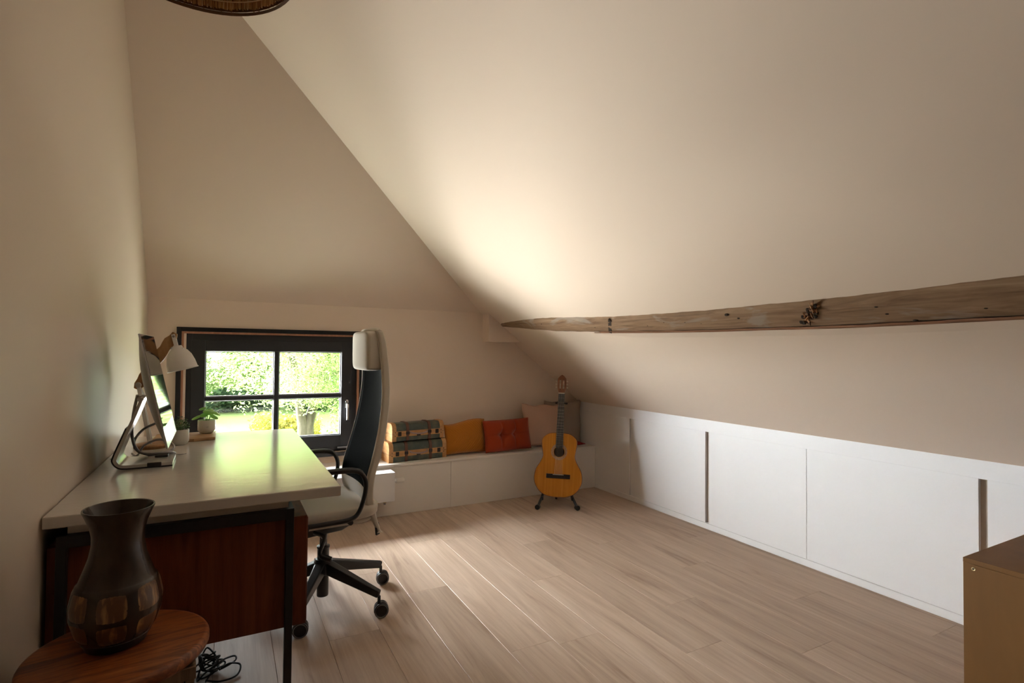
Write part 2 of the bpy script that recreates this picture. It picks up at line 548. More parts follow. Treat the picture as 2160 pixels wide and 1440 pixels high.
# plastered box round the purlin's end on the far wall
bx0, by0, bz0 = 2.028, 4.205, 1.362
MB().prism([(bx0, bz0), (2.36, bz0), (2.36, zc(2.36) + .03), (bx0, zc(bx0) + .03)], 1, by0, YB + .02).build('ceiling_boxing', 'plaster', cl)

# exposed purlin: face follows the slope, outline measured along its length
nx, nz = S_LOW / math.hypot(S_LOW, 1), 1 / math.hypot(S_LOW, 1)      # outward (up) normal of the slope
def on_slope(x, off):         # off towards the room
    return (x - nx * off, zc(x) - nz * off)
top_t = [(-2.6, 2.10), (-1.8, 2.10), (-1.0, 2.105), (-.2, 2.115), (.35, 2.126), (.68, 2.135), (.92, 2.147), (1.33, 2.160), (1.62, 2.163), (1.95, 2.168), (2.67, 2.158), (3.47, 2.118), (4.12, 2.128), (4.22, 2.15)]
bot_t = [(-2.6, 2.27), (-1.8, 2.27), (-1.0, 2.272), (-.2, 2.276), (.35, 2.282), (.73, 2.288), (1.27, 2.298), (1.71, 2.294), (2.07, 2.292), (2.82, 2.272), (3.53, 2.236), (4.2, 2.172), (4.22, 2.165)]
top_t = [(p.x, p.y) for p in crom(top_t, 6)]; bot_t = [(p.x, p.y) for p in crom(bot_t, 6)]
def beam_face(u, v):
    y = YF + (4.21 - YF) * u
    xt = lerp1(top_t, y) + .0018 * math.sin(y * 43) * math.sin(y * 17.1)
    xb = lerp1(bot_t, y) + .0012 * math.sin(y * 17 + 1)
    taper = min(1, max(.12, (4.25 - y) / .9))
    x = xt + (xb - xt) * v
    bul = 1 if .15 < v < .85 else .75
    off = (.026 * bul + .0022 * math.sin(y * 31 + v * 9) * math.sin(y * 11 - v * 5)) * taper
    if v in (0, 1): off = -.01
    p = on_slope(x, off)
    return (p[0], y, p[1])
bm_ = MB().grid(beam_face, 180, 10)
bo = bm_.build('ceiling_beam', 'old_beam', smooth=50)
tag(bo, 'rough weathered timber purlin set into the sloping ceiling', 'beam', kind='structure')
def beam_spot(y, v, off=.033):
    xt, xb = lerp1(top_t, y), lerp1(bot_t, y)
    p = on_slope(xt + (xb - xt) * v, off); return Vector((p[0], y, p[1]))
# notch with an iron nail plate, split knot and worm holes
MB().bar(beam_spot(2.685, .08, .0195), beam_spot(2.80, .92, .0195), .022, .014, up=(-nx, 0, -nz)).build('notch', 'beam_dark', bo)
mk = MB()
for i in range(26):
    v = random.random(); p = beam_spot(1.355 + .085 * v + random.uniform(-.035, .035) * (1.2 - v), .02 + .72 * v, .026 + random.random() * .006)
    mk.bar(p, p + Vector((random.uniform(-.01, .01), random.uniform(-.012, .012), random.uniform(-.03, .03))), .012, .008, .004, .004, up=(-nx, .3, -nz))
mk.build('split_knot', 'beam_split', bo)
mk = MB()
for i in range(14):
    v = random.random(); p = beam_spot(1.355 + .085 * v + random.uniform(-.03, .03), .08 + .68 * v, .026)
    mk.superell(p, (.012, .018, .022), 1, 1, 8, 6)
for y, v, r_ in [(3.5, .3, .008), (2.9, .55, .007), (2.4, .5, .008), (2.25, .35, .007), (1.8, .15, .02), (1.75, .35, .012), (1.12, .3, .012), (1.1, .55, .011), (1.02, .8, .016), (.8, .6, .01), (2.1, .4, .006), (2.0, .5, .005)]:
    mk.superell(beam_spot(y, v, .0255), (r_ * .7, r_ * 1.3, r_ * .7), 1, 1, 8, 6)
mk.build('worm_hole', 'beam_dark', bo)
mk = MB()
def sliver(u, v):
    y = YF + (2.9 - YF) * u
    xb = lerp1(bot_t, y)
    p = on_slope(xb - .024 + .026 * v, .030 - .012 * v + .0015 * math.sin(y * 27))
    return (p[0], y, p[1])
mk.grid(sliver, 110, 2).build('torn_edge', 'torn_wood', bo, smooth=60)
# plaster bead below the purlin
def bead(u, v):
    y = YF + (3.0 - YF) * u
    xb = lerp1(bot_t, y); w = .046 * min(1, (3.05 - y) / .5 + .1)
    if v == 0: p = on_slope(xb - .004, .0235)
    elif v == .5: p = on_slope(xb + w * .8, .017)
    else: p = on_slope(xb + w, -.002)
    return (p[0], y, p[1])
MB().grid(bead, 60, 2).build('ceiling_bead', 'plaster', cl)

# knee wall with sliding panels
kw = MB().box(XR + .03, XR + .08, YF - .1, YB + .1, -.06, KZ + .03).build('wall_right', 'slot_brown')
tag(kw, 'low white knee wall of flat panels under the sloping ceiling', 'wall', kind='structure')
TR, BR = .703, .040
MB().box(XR, XR + .04, YF, YB + .02, TR, KZ + .03).build('top_rail', 'white_paint', kw, bevel=.0015)
MB().box(XR, XR + .04, YF, YB + .02, -.02, BR).build('bottom_rail', 'white_paint', kw, bevel=.0015)
for ya, yb, d in [(3.581, YB + .02, .0015), (2.760, 3.5775, .010), (1.9896, 2.729, .008), (1.155, 1.989, .0100), (.15, 1.121, .007), (-.9, .149, .013), (YF, -.93, .007)]:
    MB().box(XR + d, XR + .04, ya, yb, BR - .012, TR + .012).build('sliding_panel', 'white_paint', kw, bevel=.001)

# ------------------------------------------------------------------ window
win = thing('window_1', 'black framed four-pane window with red-brown lining and chrome handle', 'window', kind='structure')
def ring(x0, x1, z0, z1, w, y0, y1, name, m, bev=.002, wb=None):
    wb = w if wb is None else wb
    MB().box(x0, x0 + w, y0, y1, z0, z1).build(name, m, win, bevel=bev)
    MB().box(x1 - w, x1, y0, y1, z0, z1).build(name, m, win, bevel=bev)
    MB().box(x0 + w, x1 - w, y0, y1, z1 - w, z1).build(name, m, win, bevel=bev)
    MB().box(x0 + w, x1 - w, y0, y1, z0, z0 + wb).build(name, m, win, bevel=bev)
ring(-.312, .968, .442, 1.424, .030, YB - .018, YB + .03, 'trim', 'black_trim')
ring(-.282, .938, .455, 1.394, .014, YB - .004, YB + .06, 'lining', 'red_lining', .001)
ring(-.268, .924, .462, 1.380, .050, YB + .03, YB + .10, 'frame', 'black_frame', .002, .075)
SX0, SX1, SZ0, SZ1 = -.224, .886, .512, 1.336
GX0, GX1, GZ0, GZ1 = -.137, .803, .603, 1.256
y0, y1 = YB + .018, YB + .068
for nm, a in (('sash_stile', (SX0, GX0, y0, y1, SZ0, SZ1)), ('sash_stile', (GX1, SX1, y0, y1, SZ0, SZ1)), ('sash_rail', (GX0, GX1, y0, y1, GZ1, SZ1)), ('sash_rail', (GX0, GX1, y0, y1, SZ0, GZ0))):
    MB().box(*a).build(nm, 'black_frame', win, bevel=.003)
MX, MZ, MW = .330, .913, .0165
MB().box(MX - MW, MX + MW, y0 + .008, y1 - .004, GZ0, GZ1).build('glazing_bar', 'black_frame', win, bevel=.003)
MB().box(GX0, MX - MW, y0 + .008, y1 - .004, MZ - MW * .9, MZ + MW * .9).build('glazing_bar', 'black_frame', win, bevel=.003)
MB().box(MX + MW, GX1, y0 + .008, y1 - .004, MZ - MW * .9, MZ + MW * .9).build('glazing_bar', 'black_frame', win, bevel=.003)
for xa, xb in ((GX0, MX - MW), (MX + MW, GX1)):
    for za, zb in ((GZ0, MZ - MW * .9), (MZ + MW * .9, GZ1)):
        MB().box(xa, xb, y0 + .030, y0 + .034, za, zb).build('pane', 'window_glass', win)
        gsk = MB()
        for q in ((xa, xa + .006, za, zb), (xb - .006, xb, za, zb), (xa, xb, zb - .006, zb), (xa, xb, za, za + .006)):
            gsk.box(q[0], q[1], y0 + .022, y0 + .042, q[2], q[3])
        gsk.build('glazing_bead', 'caster_grey', win)
hd = MB().superell((.848, y0 - .006, .845), (.026, .016, .07), .5, .5).build('handle', 'steel', win, smooth=60)
MB().tube([(.848, y0 - .012, .85), (.848, y0 - .04, .85), (.848, y0 - .048, .842), (.848, y0 - .05, .80), (.848, y0 - .046, .725)], [.008, .008, .010, .009, .008], 10).build('lever', 'steel', hd, smooth=60)
MB().lathe([(.006, 0), (.006, .01)], 10, (.862, y0 - .01, 1.02), ax=(0, 1, 0)).build('lock_pin', 'steel', win)
MB().bar((.78, y0 - .008, .505), (.86, y0 - .008, .505), .012, .012).build('hinge', 'chrome_dark', win)
# roof edge and gutter outside, over the window
ev = MB().prism([(YB + .10, 1.66), (YB + .50, 1.30), (YB + .50, 1.268), (YB + .10, 1.52)], 0, -3, 6).build('roof_eave', 'roof_tile')
tag(ev, 'dark roof edge over the outside of the window', 'roof', kind='structure')

# ------------------------------------------------------------------ garden
GZ = -3.0
gd = MB().grid(lambda u, v: (-60 + 140 * u, 5 + 75 * v, GZ + .25 * math.sin(u * 9) * math.sin(v * 7)), 24, 16).build('garden_lawn', 'lawn_green', smooth=60)
tag(gd, 'sunlit green lawn seen through the window', 'lawn', kind='structure')


def leaf_cloud(name, n, size, leaf, m, seed, lumps=9):
    rnd = random.Random(seed)
    cs = [(rnd.uniform(-.62, .62) * size[0], rnd.uniform(-.62, .62) * size[1], rnd.uniform(-.62, .62) * size[2], rnd.uniform(.32, .5)) for _ in range(lumps)]
    vs_, fs = [], []
    for i in range(n):
        c = cs[rnd.randrange(lumps)]
        d = Vector((rnd.gauss(0, 1), rnd.gauss(0, 1), rnd.gauss(0, 1))).normalized()
        rr = c[3] * (rnd.random() ** .35)
        p = Vector((c[0] + d.x * rr * size[0], c[1] + d.y * rr * size[1], c[2] + d.z * rr * size[2]))
        a = Vector((rnd.gauss(0, 1), rnd.gauss(0, 1), rnd.gauss(0, .6))).normalized()
        bb = a.cross(Vector((rnd.gauss(0, 1), rnd.gauss(0, 1), rnd.gauss(0, 1)))).normalized()
        L = leaf * rnd.uniform(.6, 1.3)
        k = len(vs_)
        vs_ += [p - a * L, p + bb * L * .5, p + a * L, p - bb * L * .5]
        fs.append((k, k + 1, k + 2, k + 3))
    me = bpy.data.meshes.new(name); me.from_pydata([tuple(v) for v in vs_], [], fs); me.materials.append(M[m])
    return me


LC = {
    'pale': leaf_cloud('foliage', 20000, (4, 3, 4), .10, 'leaf_pale', 1, 14),
    'mid': leaf_cloud('foliage', 20000, (4, 3, 4), .10, 'leaf_mid', 2, 14),
    'dark': leaf_cloud('foliage', 4500, (3, 2, 1.4), .16, 'leaf_dark', 3, 10),
    'yellow': leaf_cloud('foliage', 5000, (1.6, 1.3, .9), .07, 'leaf_yellow', 4, 9),
    'near': leaf_cloud('foliage', 12000, (2.6, 1.8, 2.0), .045, 'leaf_pale', 5, 14),
}


def plant(name, label, cat, loc, crowns, trunk=None, group=None):
    t = thing(name, label, cat, loc, group=group)
    for key, off, s_, rz in crowns:
        o = bpy.data.objects.new('foliage', LC[key]); col.objects.link(o); o.parent = t
        o.location = off; o.scale = s_; o.rotation_euler = (0, 0, rz)
        o['kind'] = 'stuff'
    for tr_ in (trunk or []):
        MB().tube(tr_[0], tr_[1], 10).build(tr_[2] if len(tr_) > 2 else 'trunk', 'bark', t, smooth=60)
    return t


spots = [(-9, 44, 'mid', 'leftmost'), (-3.5, 43.5, 'pale', ''), (1.5, 44.5, 'pale', ''), (6.5, 43.5, 'mid', ''), (12, 44, 'pale', '')]
labs = ['mid green tree beyond the lawn, leftmost through the window', 'pale green tree beyond the lawn behind the left panes', 'pale sunlit tree beyond the lawn behind the glazing bar',
        'mid green tree beyond the lawn behind the right panes', 'pale green tree beyond the lawn, rightmost through the window']
for (x, y, key, _), lb in zip(spots, labs):
    plant('garden_tree', lb, 'tree', (x, y, GZ), [(key, (0, 0, 4.2), (1, 1, 1.1), x), ('mid' if key == 'pale' else 'pale', (1.5, 1.5, 7), (1, 1, .9), x + 1), ('pale', (-1, -1.0, 2.2), (.8, .6, .45), x + 2), (key, (0, 2, 11), (1.15, 1.2, 1.2), x + 3)],
          [([(0, 0, 0), (.1, 0, 2.5), (0, .1, 5)], [.28, .22, .12])], 'trees beyond the lawn')
for x, y, lb in [(-5, 41, 'dark low hedge shrub at the far edge of the lawn, left of the glazing bar'), (.6, 41.5, 'dark low hedge shrub at the far edge of the lawn, beside the yellow shrub'), (6, 40.5, 'dark low hedge shrub behind the tree trunk')]:
    plant('hedge_shrub', lb, 'shrub', (x, y, GZ), [('dark', (0, 0, .55), (1.1, 1, .8), x)], [([(0, 0, 0), (0, 0, .8)], [.08, .05], 'stem')], 'low shrubs along the lawn')
plant('flowering_shrub', 'yellow leaved shrub on the lawn just left of the tree trunk', 'shrub', (2.0, 20.5, GZ), [('yellow', (-.30, 0, 1.30), (.72, 1, .95), .4), ('yellow', (.35, .3, 1.15), (.5, .8, .8), 2.4), ('dark', (-.1, .3, .55), (.36, .5, .5), 1)], [([(0, 0, 0), (0, 0, 1)], [.08, .04], 'stem')])
plant('near_tree', 'twin-stemmed tree with light leaves close outside the right panes', 'tree', (1.75, 14, GZ),
      [('near', (.9, .2, 4.1), (1, 1, 1), 0), ('near', (-.5, .8, 5.0), (.9, 1, .9), 2), ('near', (1.6, -.5, 3.0), (.62, .6, .5), 4), ('near', (.2, -.7, 3.55), (.6, .3, .36), 1), ('near', (2.0, .6, 1.7), (.6, .6, .6), 5)],
      [([(-.10, 0, 0), (-.09, 0, 1.6), (-.08, 0, 2.4), (-.25, 0, 3.6), (-.5, .1, 4.8)], [.15, .13, .12, .10, .05]),
       ([(.12, 0.05, 0), (.10, .05, 1.6), (.06, .05, 2.4), (.3, .05, 3.4), (.6, .1, 4.6)], [.16, .14, .13, .10, .05]),
       ([(.1, 0, 2.9), (.5, -.1, 3.6), (1.0, -.1, 3.9), (1.7, -.1, 3.7)], [.06, .05, .03, .015], 'branch'),
       ([(.3, 0, 3.4), (.2, -.1, 4.1), (.7, -.2, 4.4), (1.4, -.2, 4.2)], [.05, .04, .03, .012], 'branch')])

# ------------------------------------------------------------------ window bench
BY, BZ = 4.066, .392
be = thing('window_bench', 'long white built-in bench under the window along the far wall', 'bench', (0, 0, 0))
MB().box(XL + .002, XR - .001, BY - .006, YB - .001, BZ - .020, BZ).build('seat_board', 'white_bench', be, bevel=.003)
for xa, xb in ((XL + .002, .40), (.4015, 1.629), (1.6305, XR - .001)):
    MB().box(xa, xb, BY, BY + .02, .001, BZ - .0205).build('front_panel', 'white_bench', be, bevel=.0008)

# radiator in front of the bench
rd = thing('radiator', 'small white box radiator in front of the window bench', 'radiator', (.30, 3.922, .147))
W = 1.125 - .30
MB().box(0, W, 0, .012, 0, .207).build('front_plate', 'radiator_white', rd, bevel=.002)
MB().box(0, W, .0125, .141, .006, .200).build('core', 'radiator_white', rd, bevel=.002)
MB().box(-.001, W + .001, -.001, .1425, .2075, .214).build('top_grille', 'radiator_white', rd, bevel=.002)
for x in (W - .118, W - .062):
    p_ = MB().tube([(x, .05, .005), (x, .05, -.03)], .009, 12).build('pipe', 'chrome_dark', rd, smooth=50)
    MB().tube([(x, .05, -.008), (x, .05, -.018)], .012, 6).build('nut', 'brass', p_)
vv = MB().tube([(W, .07, .135), (W + .025, .07, .135), (W + .028, .07, .135)], [.014, .014, .020], 16).build('valve', 'radiator_white', rd, smooth=50)
MB().tube([(W + .028, .07, .135), (W + .03, .07, .135), (W + .085, .07, .135), (W + .09, .07, .135)], [.016, .0195, .0195, .015], 20).build('thermostat_head', 'white_bench', vv, smooth=50)

# ------------------------------------------------------------------ suitcases
def suitcase(label, loc, rz, w, h, d):
    t = thing('suitcase', label, 'suitcase', loc, rz, 'vintage suitcases stacked on the bench')
    def outline(o=0.0, r_=.05):
        pts = [(-d / 2 - o, 0 - (o if o < 0 else 0)), ]
        pts = [(-d / 2 - o, 0.004), (-d / 2 - o, h - r_)]
        for k in range(1, 7):
            a = math.pi / 2 * k / 6
            pts.append((-d / 2 - o + r_ * (1 - math.cos(a)) * .8, h + o - r_ + r_ * math.sin(a)))
        for k in range(0, 7):
            a = math.pi / 2 * (1 - k / 6)
            pts.append((d / 2 + o - r_ * (1 - math.cos(a)) * .8, h + o - r_ + r_ * math.sin(a)))
        pts += [(d / 2 + o, .004), (d / 2 + o - .004, 0), (-d / 2 - o + .004, 0)]
        return pts
    MB().prism(outline(), 0, -w / 2 + .004, w / 2 - .004).build('body', 'case_green', t, smooth=35)
    sm = h * .42
    for s_ in (-1, 1):
        e = MB().prism(outline(.0025), 0, s_ * w / 2, s_ * (w / 2 - .036)).build('end_cap', 'case_wood', t, smooth=35)
        MB().prism([(-d / 2 - .0045, sm - .001), (d / 2 + .0045, sm - .001), (d / 2 + .0045, sm + .001), (-d / 2 - .0045, sm + .001)], 0, s_ * (w / 2 + .0008), s_ * (w / 2 - .034)).build('seam', 'case_strap', e)
        rv = MB()
        for z in (sm - .013, sm + .013):
            rv.lathe([(.004, 0), (.0035, .003), (0, .004)], 8, (s_ * (w / 2 - .026), -d / 2 - .0025, z), ax=(0, -1, 0))
        rv.build('rivet', 'clasp', e)
    MB().box(-w / 2 + .036, w / 2 - .036, -d / 2 - .003, -d / 2 + .002, sm - .022, sm - .001).build('band', 'case_tan', t)
    MB().box(-w / 2 + .036, w / 2 - .036, -d / 2 - .003, -d / 2 + .002, sm + .001, sm + .022).build('band', 'case_tan', t)
    for x in (-w * .21, w * .21):
        sp = MB().prism(outline(.0045), 0, x - .012, x + .012).build('strap', 'case_strap', t, smooth=35)
        MB().box(x - .015, x + .015, -d / 2 - .010, -d / 2 - .003, sm - .008, sm + .016).build('buckle', 'clasp', sp, bevel=.002)
    MB().tube(crom([(-.075, -d / 2 - .004, sm + .012), (-.06, -d / 2 - .022, sm + .004), (0, -d / 2 - .03, sm - .003), (.06, -d / 2 - .022, sm + .004), (.075, -d / 2 - .004, sm + .012)], 4), .0065, 8, sx=.7).build('handle', 'case_handle', t, smooth=60)
    MB().box(-.016, .016, -d / 2 - .006, -d / 2 - .002, sm - .024, sm - .006).build('lock', 'clasp', t, bevel=.001)
    for x in (-w * .36, w * .36):
        c = MB().box(x - .014, x + .014, -d / 2 - .007, -d / 2 - .002, sm - .016, sm + .018).build('clasp', 'clasp', t, bevel=.002)
    return t
suitcase('larger green and tan suitcase at the bottom of the stack', (1.368, 4.215, BZ), R(5.5), .50, .155, .155)
suitcase('smaller green and tan suitcase on top of the stack', (1.372, 4.226, BZ + .1605), R(6.5), .455, .140, .145)

# ------------------------------------------------------------------ cushions
def pillow_mesh(w, h, t, fn=None, nu=36, nv=30, pinch=.05, p=2.6):
    mb = MB()
    def P(sgn):
        def f(u, v):
            a, c = u * 2 - 1, v * 2 - 1
            th = (max(0, 1 - abs(a) ** p) * max(0, 1 - abs(c) ** p)) ** .45 * t / 2
            x = a * w / 2 * (1 - pinch * (1 - c * c))
            z = c * h / 2 * (1 - pinch * (1 - a * a))
            if fn: x, z, th = fn(a, c, x, z, th, sgn)
            return (x, -sgn * th, z)
        return f
    mb.grid(P(1), nu, nv)
    k = len(mb.f)
    mb.grid(P(-1), nu, nv)
    mb.f[k:] = [f[::-1] for f in mb.f[k:]]
    return mb
def cushion(label, m, loc, rot, w, h, t, fn=None, buttons=(), **kw):
    th = thing('cushion', label, 'cushion', loc, rot=rot, group='cushions on the window bench')
    pillow_mesh(w, h, t, fn, **kw).build('cover', m, th, smooth=70)
    # seam piping round the edge
    pin = kw.get('pinch', .05)
    ed = []
    for k in range(4):
        for j in range(10):
            s_ = j / 10 * 2 - 1
            a, c = [(s_, -1), (1, s_), (-s_, 1), (-1, -s_)][k]
            x = a * w / 2 * (1 - pin * (1 - c * c)); z = c * h / 2 * (1 - pin * (1 - a * a))
            if fn: x, z, _ = fn(a, c, x, z, 0, 1)
            ed.append((x, 0, z))
    MB().tube(ed, .003, 6, closed=True).build('seam_piping', m, th, smooth=70)
    for x, z, y in buttons:
        MB().superell((x, -y, z), (.022, .012, .022), 1, 1, 14, 8).build('button', m, th, smooth=70)
    return th
def chev(a, c, x, z, th, sg):
    u = a * 9 + (abs(c * 3.6 + .3 * a)) * 1.6
    q = abs((u * .9) % 1 - .5) * 2
    z = z + .02 * math.sin(a * 2.2 + .4) * (c + 1) / 2
    return x, z, th * (1 + .0) + .011 * (q ** .25) * (1 - max(abs(a), abs(c)) ** 6)
def tuft(a, c, x, z, th, sg):
    d = 0
    for bx in (-.30, .30):
        r2 = ((a - bx) / .16) ** 2 + ((c - .02) / .24) ** 2
        d += .78 * math.exp(-r2)
        d += .28 * math.exp(-((a - bx - .04 * math.sin(c * 3)) / .045) ** 2) * (1 - abs(c) ** 4)
    d += .22 * math.exp(-((c - .02) / .06) ** 2) * (1 - abs(a) ** 4)
    return x, z, th * max(.12, 1 - d)
def soft(seed):
    def f(a, c, x, z, th, sg):
        return x + .006 * math.sin(c * 5 + seed), z + .008 * math.sin(a * 6 + seed) * (c > 0) * c, th * (1 + .07 * math.sin(a * 5 + seed) * math.sin(c * 4 + seed * 2))
    return f
cushion('mustard yellow cushion with stitched chevrons beside the suitcases', 'cushion_mustard', (1.818, 4.215, BZ + .145), (R(-9), 0, R(3)), .385, .265, .10, chev, pinch=.03, nu=120, nv=60)
cushion('burnt orange tufted cushion with two buttons', 'cushion_orange', (2.190, 4.142, BZ + .150), (R(-12), R(-1), R(1)), .455, .270, .11, tuft, buttons=((-.066, .003, .018), (.066, .003, .018)), pinch=.03, nu=80, nv=50)
cushion('dusty pink square cushion behind the guitar neck', 'cushion_pink', (2.600, 4.218, BZ + .203), (R(-8), R(2), R(-2)), .42, .385, .09, soft(1), pinch=.06)
cushion('taupe square cushion leaning in the corner', 'cushion_taupe', (2.872, 4.292, BZ + .210), (R(-3), R(1), R(-2)), .415, .405, .065, soft(2.4), pinch=.05)
cushion('small dark red cushion mostly hidden under the taupe cushion', 'cushion_red', (2.93, 4.20, BZ + .014), (R(-88), 0, 0), .19, .14, .026, None, pinch=.02)

# ------------------------------------------------------------------ guitar and stand
gx, gy = 2.405, 3.665
face = math.atan2(.545, .838)             # yaw so the guitar looks at the viewer
GR = Matrix.Translation((gx, gy, .085)) @ Matrix.Rotation(-face + R(2), 4, 'Z') @ Matrix.Rotation(R(-11), 4, 'X') @ Matrix.Rotation(R(2.5), 4, 'Y')
gt = thing('acoustic_guitar', 'honey coloured classical guitar standing in the far corner', 'guitar')
gt.matrix_world = GR
half = crom([(.0, 0), (.075, .006), (.14, .035), (.186, .095), (.197, .15), (.186, .215), (.150, .280), (.133, .325), (.137, .37), (.147, .43), (.139, .475), (.095, .51), (.045, .520), (0, .522)], 6)
half = [(p.x, p.y) for p in half]
outl = half + [(-x, z) for x, z in half[-2:0:-1]]
D = .095
# sides and back (open at the front), then a sound board with a real hole
bm_ = MB(); n = len(outl)
bm_.add([(x, 0, z) for x, z in outl] + [(x * .995, D, z) for x, z in outl], [(i, (i + 1) % n, n + (i + 1) % n, n + i) for i in range(n)] + [tuple(range(n, 2 * n))])
bm_.build('body', 'guitar_side', gt, smooth=45)
HC, HR = .366, .043
def hit(ang, o=outl):
    d = (math.cos(ang), math.sin(ang)); best = 9
    for i in range(len(o)):
        (x1, z1), (x2, z2) = o[i], o[(i + 1) % len(o)]
        z1 -= HC; z2 -= HC
        den = d[0] * (z2 - z1) - d[1] * (x2 - x1)
        if abs(den) < 1e-12: continue
        t_ = (x1 * (z2 - z1) - z1 * (x2 - x1)) / den
        s_ = (x1 * d[1] - z1 * d[0]) / den
        if t_ > 0 and -1e-6 <= s_ <= 1 + 1e-6: best = min(best, t_)
    return best
K = 144
sb = MB()
vs_, fs = [], []
for k in range(K):
    a = 2 * math.pi * k / K
    t_ = hit(a)
    for r_ in (HR, HR + (t_ - HR) * .35, t_):
        vs_.append((r_ * math.cos(a), -.002, HC + r_ * math.sin(a)))
    for r_ in (t_, HR):
        vs_.append((r_ * math.cos(a), .002, HC + r_ * math.sin(a)))
for k in range(K):
    k2 = (k + 1) % K
    for j in range(5):
        j2 = (j + 1) % 5
        fs.append((k * 5 + j, k2 * 5 + j, k2 * 5 + j2, k * 5 + j2))
sb.add(vs_, fs).build('soundboard', 'spruce_top', gt)
MB().tube([(x, -.001, z) for x, z in outl], .0028, 6, closed=True).build('binding', 'guitar_side', gt, smooth=60)
MB().lathe([(.10, 0), (.10, .001)], 24, (0, .085, HC), ax=(0, -1, 0)).build('hole_shade_disc', 'guitar_inside', gt)  # dark disc, the shade inside the body put into its colour
rs = MB()
for ra, rb in ((.046, .050), (.053, .060), (.063, .067)):
    rs.lathe([(ra, 0), (ra, .0012), (rb, .0012), (rb, 0)], 48, (0, -.002, HC), ax=(0, -1, 0), closed=True)
rs.build('rosette', 'rosette', gt)
MB().box(-.098, .098, -.010, -.002, .150, .185).build('bridge', 'ebony', gt, bevel=.002)
MB().box(-.045, .045, -.014, -.010, .178, .182).build('saddle', 'bone', gt)
NT = .852
MB().prism([(-.031, .40), (.031, .40), (.026, NT), (-.026, NT)], 1, -.008, -.0025).build('fretboard', 'ebony', gt)
fr = MB()
Lsc = NT - .18
for k in range(1, 19):
    z = NT - Lsc * (1 - 2 ** (-k / 12)); hw = .026 + .005 * (NT - z) / .45
    fr.box(-hw, hw, -.0095, -.008, z - .0011, z + .0011)
o = fr.build('frets', 'steel', gt); o['kind'] = 'stuff'
MB().hexa([(-.027, -.0024, .46), (.027, -.0024, .46), (.02, .032, .49), (-.02, .032, .49), (-.024, -.0024, NT), (.024, -.0024, NT), (.016, .018, NT), (-.016, .018, NT)]).build('neck', 'guitar_head', gt, bevel=.004)
MB().box(-.026, .026, -.011, .004, NT, NT + .007).build('nut', 'bone', gt)
# slotted headstock tilted back
hs = MB()
def hp(x, z, y): return (x, y + (z - NT) * .18, z)
zb, zt_ = NT + .008, 1.02
out_h = [(-.026, zb), (.026, zb), (.037, zb + .055), (.036, zt_ - .035), (.018, zt_ - .012), (0, zt_), (-.018, zt_ - .012), (-.036, zt_ - .035), (-.037, zb + .055)]
def slab(poly):
    n = len(poly)
    hs.add([hp(x, z, -.004) for x, z in poly] + [hp(x, z, .014) for x, z in poly], [tuple(range(n)), tuple(range(2 * n - 1, n - 1, -1))] + [(i, n + i, n + (i + 1) % n, (i + 1) % n) for i in range(n)])
s0, s1 = zb + .035, zt_ - .045
slab([(-.026, zb), (.026, zb), (.0335, s0), (-.0335, s0)])
slab([(-.036, s1), (.036, s1), (.036, zt_ - .035), (.018, zt_ - .012), (0, zt_), (-.018, zt_ - .012), (-.036, zt_ - .035)])
slab([(-.006, s0), (.006, s0), (.006, s1), (-.006, s1)])
for s_ in (-1, 1):
    q = [(s_ * .021, s0), (s_ * .0335, s0), (s_ * .037, s0 + .02), (s_ * .036, s1), (s_ * .021, s1)]
    slab(q if s_ > 0 else q[::-1])
hs.build('headstock', 'guitar_head', gt)
for s_ in (-1, 1):
    for k in range(3):
        z = s0 + .012 + k * (s1 - s0 - .024) / 2
        pg = MB().tube([hp(s_ * .006, z, .005), hp(s_ * .021, z, .005)], .004, 8).build('string_post', 'bone', gt)
        MB().tube([hp(s_ * .037, z, .008), hp(s_ * .044, z, .012)], .003, 6).superell(hp(s_ * .048, z, .014), (.010, .008, .014), .7, .7, 10, 6).build('tuning_peg', 'bone', pg, smooth=60)
for k in range(6):
    x0_ = (k - 2.5) * .0116; x1_ = (k - 2.5) * .0082
    MB().tube([(x0_, -.0135, .18), (x1_, -.0125, NT + .004)], .0007, 5).build('string', 'string', gt)

stn = thing('guitar_stand', 'black folding guitar stand on the floor under the guitar', 'stand', (gx, gy, 0), -face + R(2))
def sleg(s_):
    o = MB().tube(crom([(s_ * .11, .05, .12), (s_ * .125, .0, .085), (s_ * .145, -.04, .05), (s_ * .158, -.062, .018)], 4), .011, 8).build('leg', 'plastic_black', stn, smooth=60)
    MB().tube([(s_ * .155, -.05, .021), (s_ * .163, -.075, .021)], .0205, 12).build('rubber_foot', 'plastic_black', o, smooth=50)
    MB().tube(crom([(s_ * .12, .06, .115), (s_ * .118, .015, .085), (s_ * .12, -.045, .078), (s_ * .124, -.052, .105)], 4), .008, 8).build('cradle_arm', 'plastic_black', o, smooth=60)
for s_ in (-1, 1): sleg(s_)
MB().tube([(-.11, .08, .12), (0, .095, .13), (.11, .08, .12)], .010, 8).build('crossbar', 'plastic_black', stn, smooth=60)
MB().tube([(0, .10, .13), (0, .17, .45), (.028, .24, .845)], .010, 8).build('upright', 'plastic_black', stn, smooth=60)
MB().tube([(0, .12, .16), (0, .22, .016)], .011, 8).build('rear_leg', 'plastic_black', stn, smooth=60)
MB().tube(crom([(-.010, .115, .845), (-.005, .15, .842), (.035, .215, .845), (.075, .15, .838), (.08, .115, .842)], 4), .0075, 8).build('neck_yoke', 'plastic_black', stn, smooth=60)

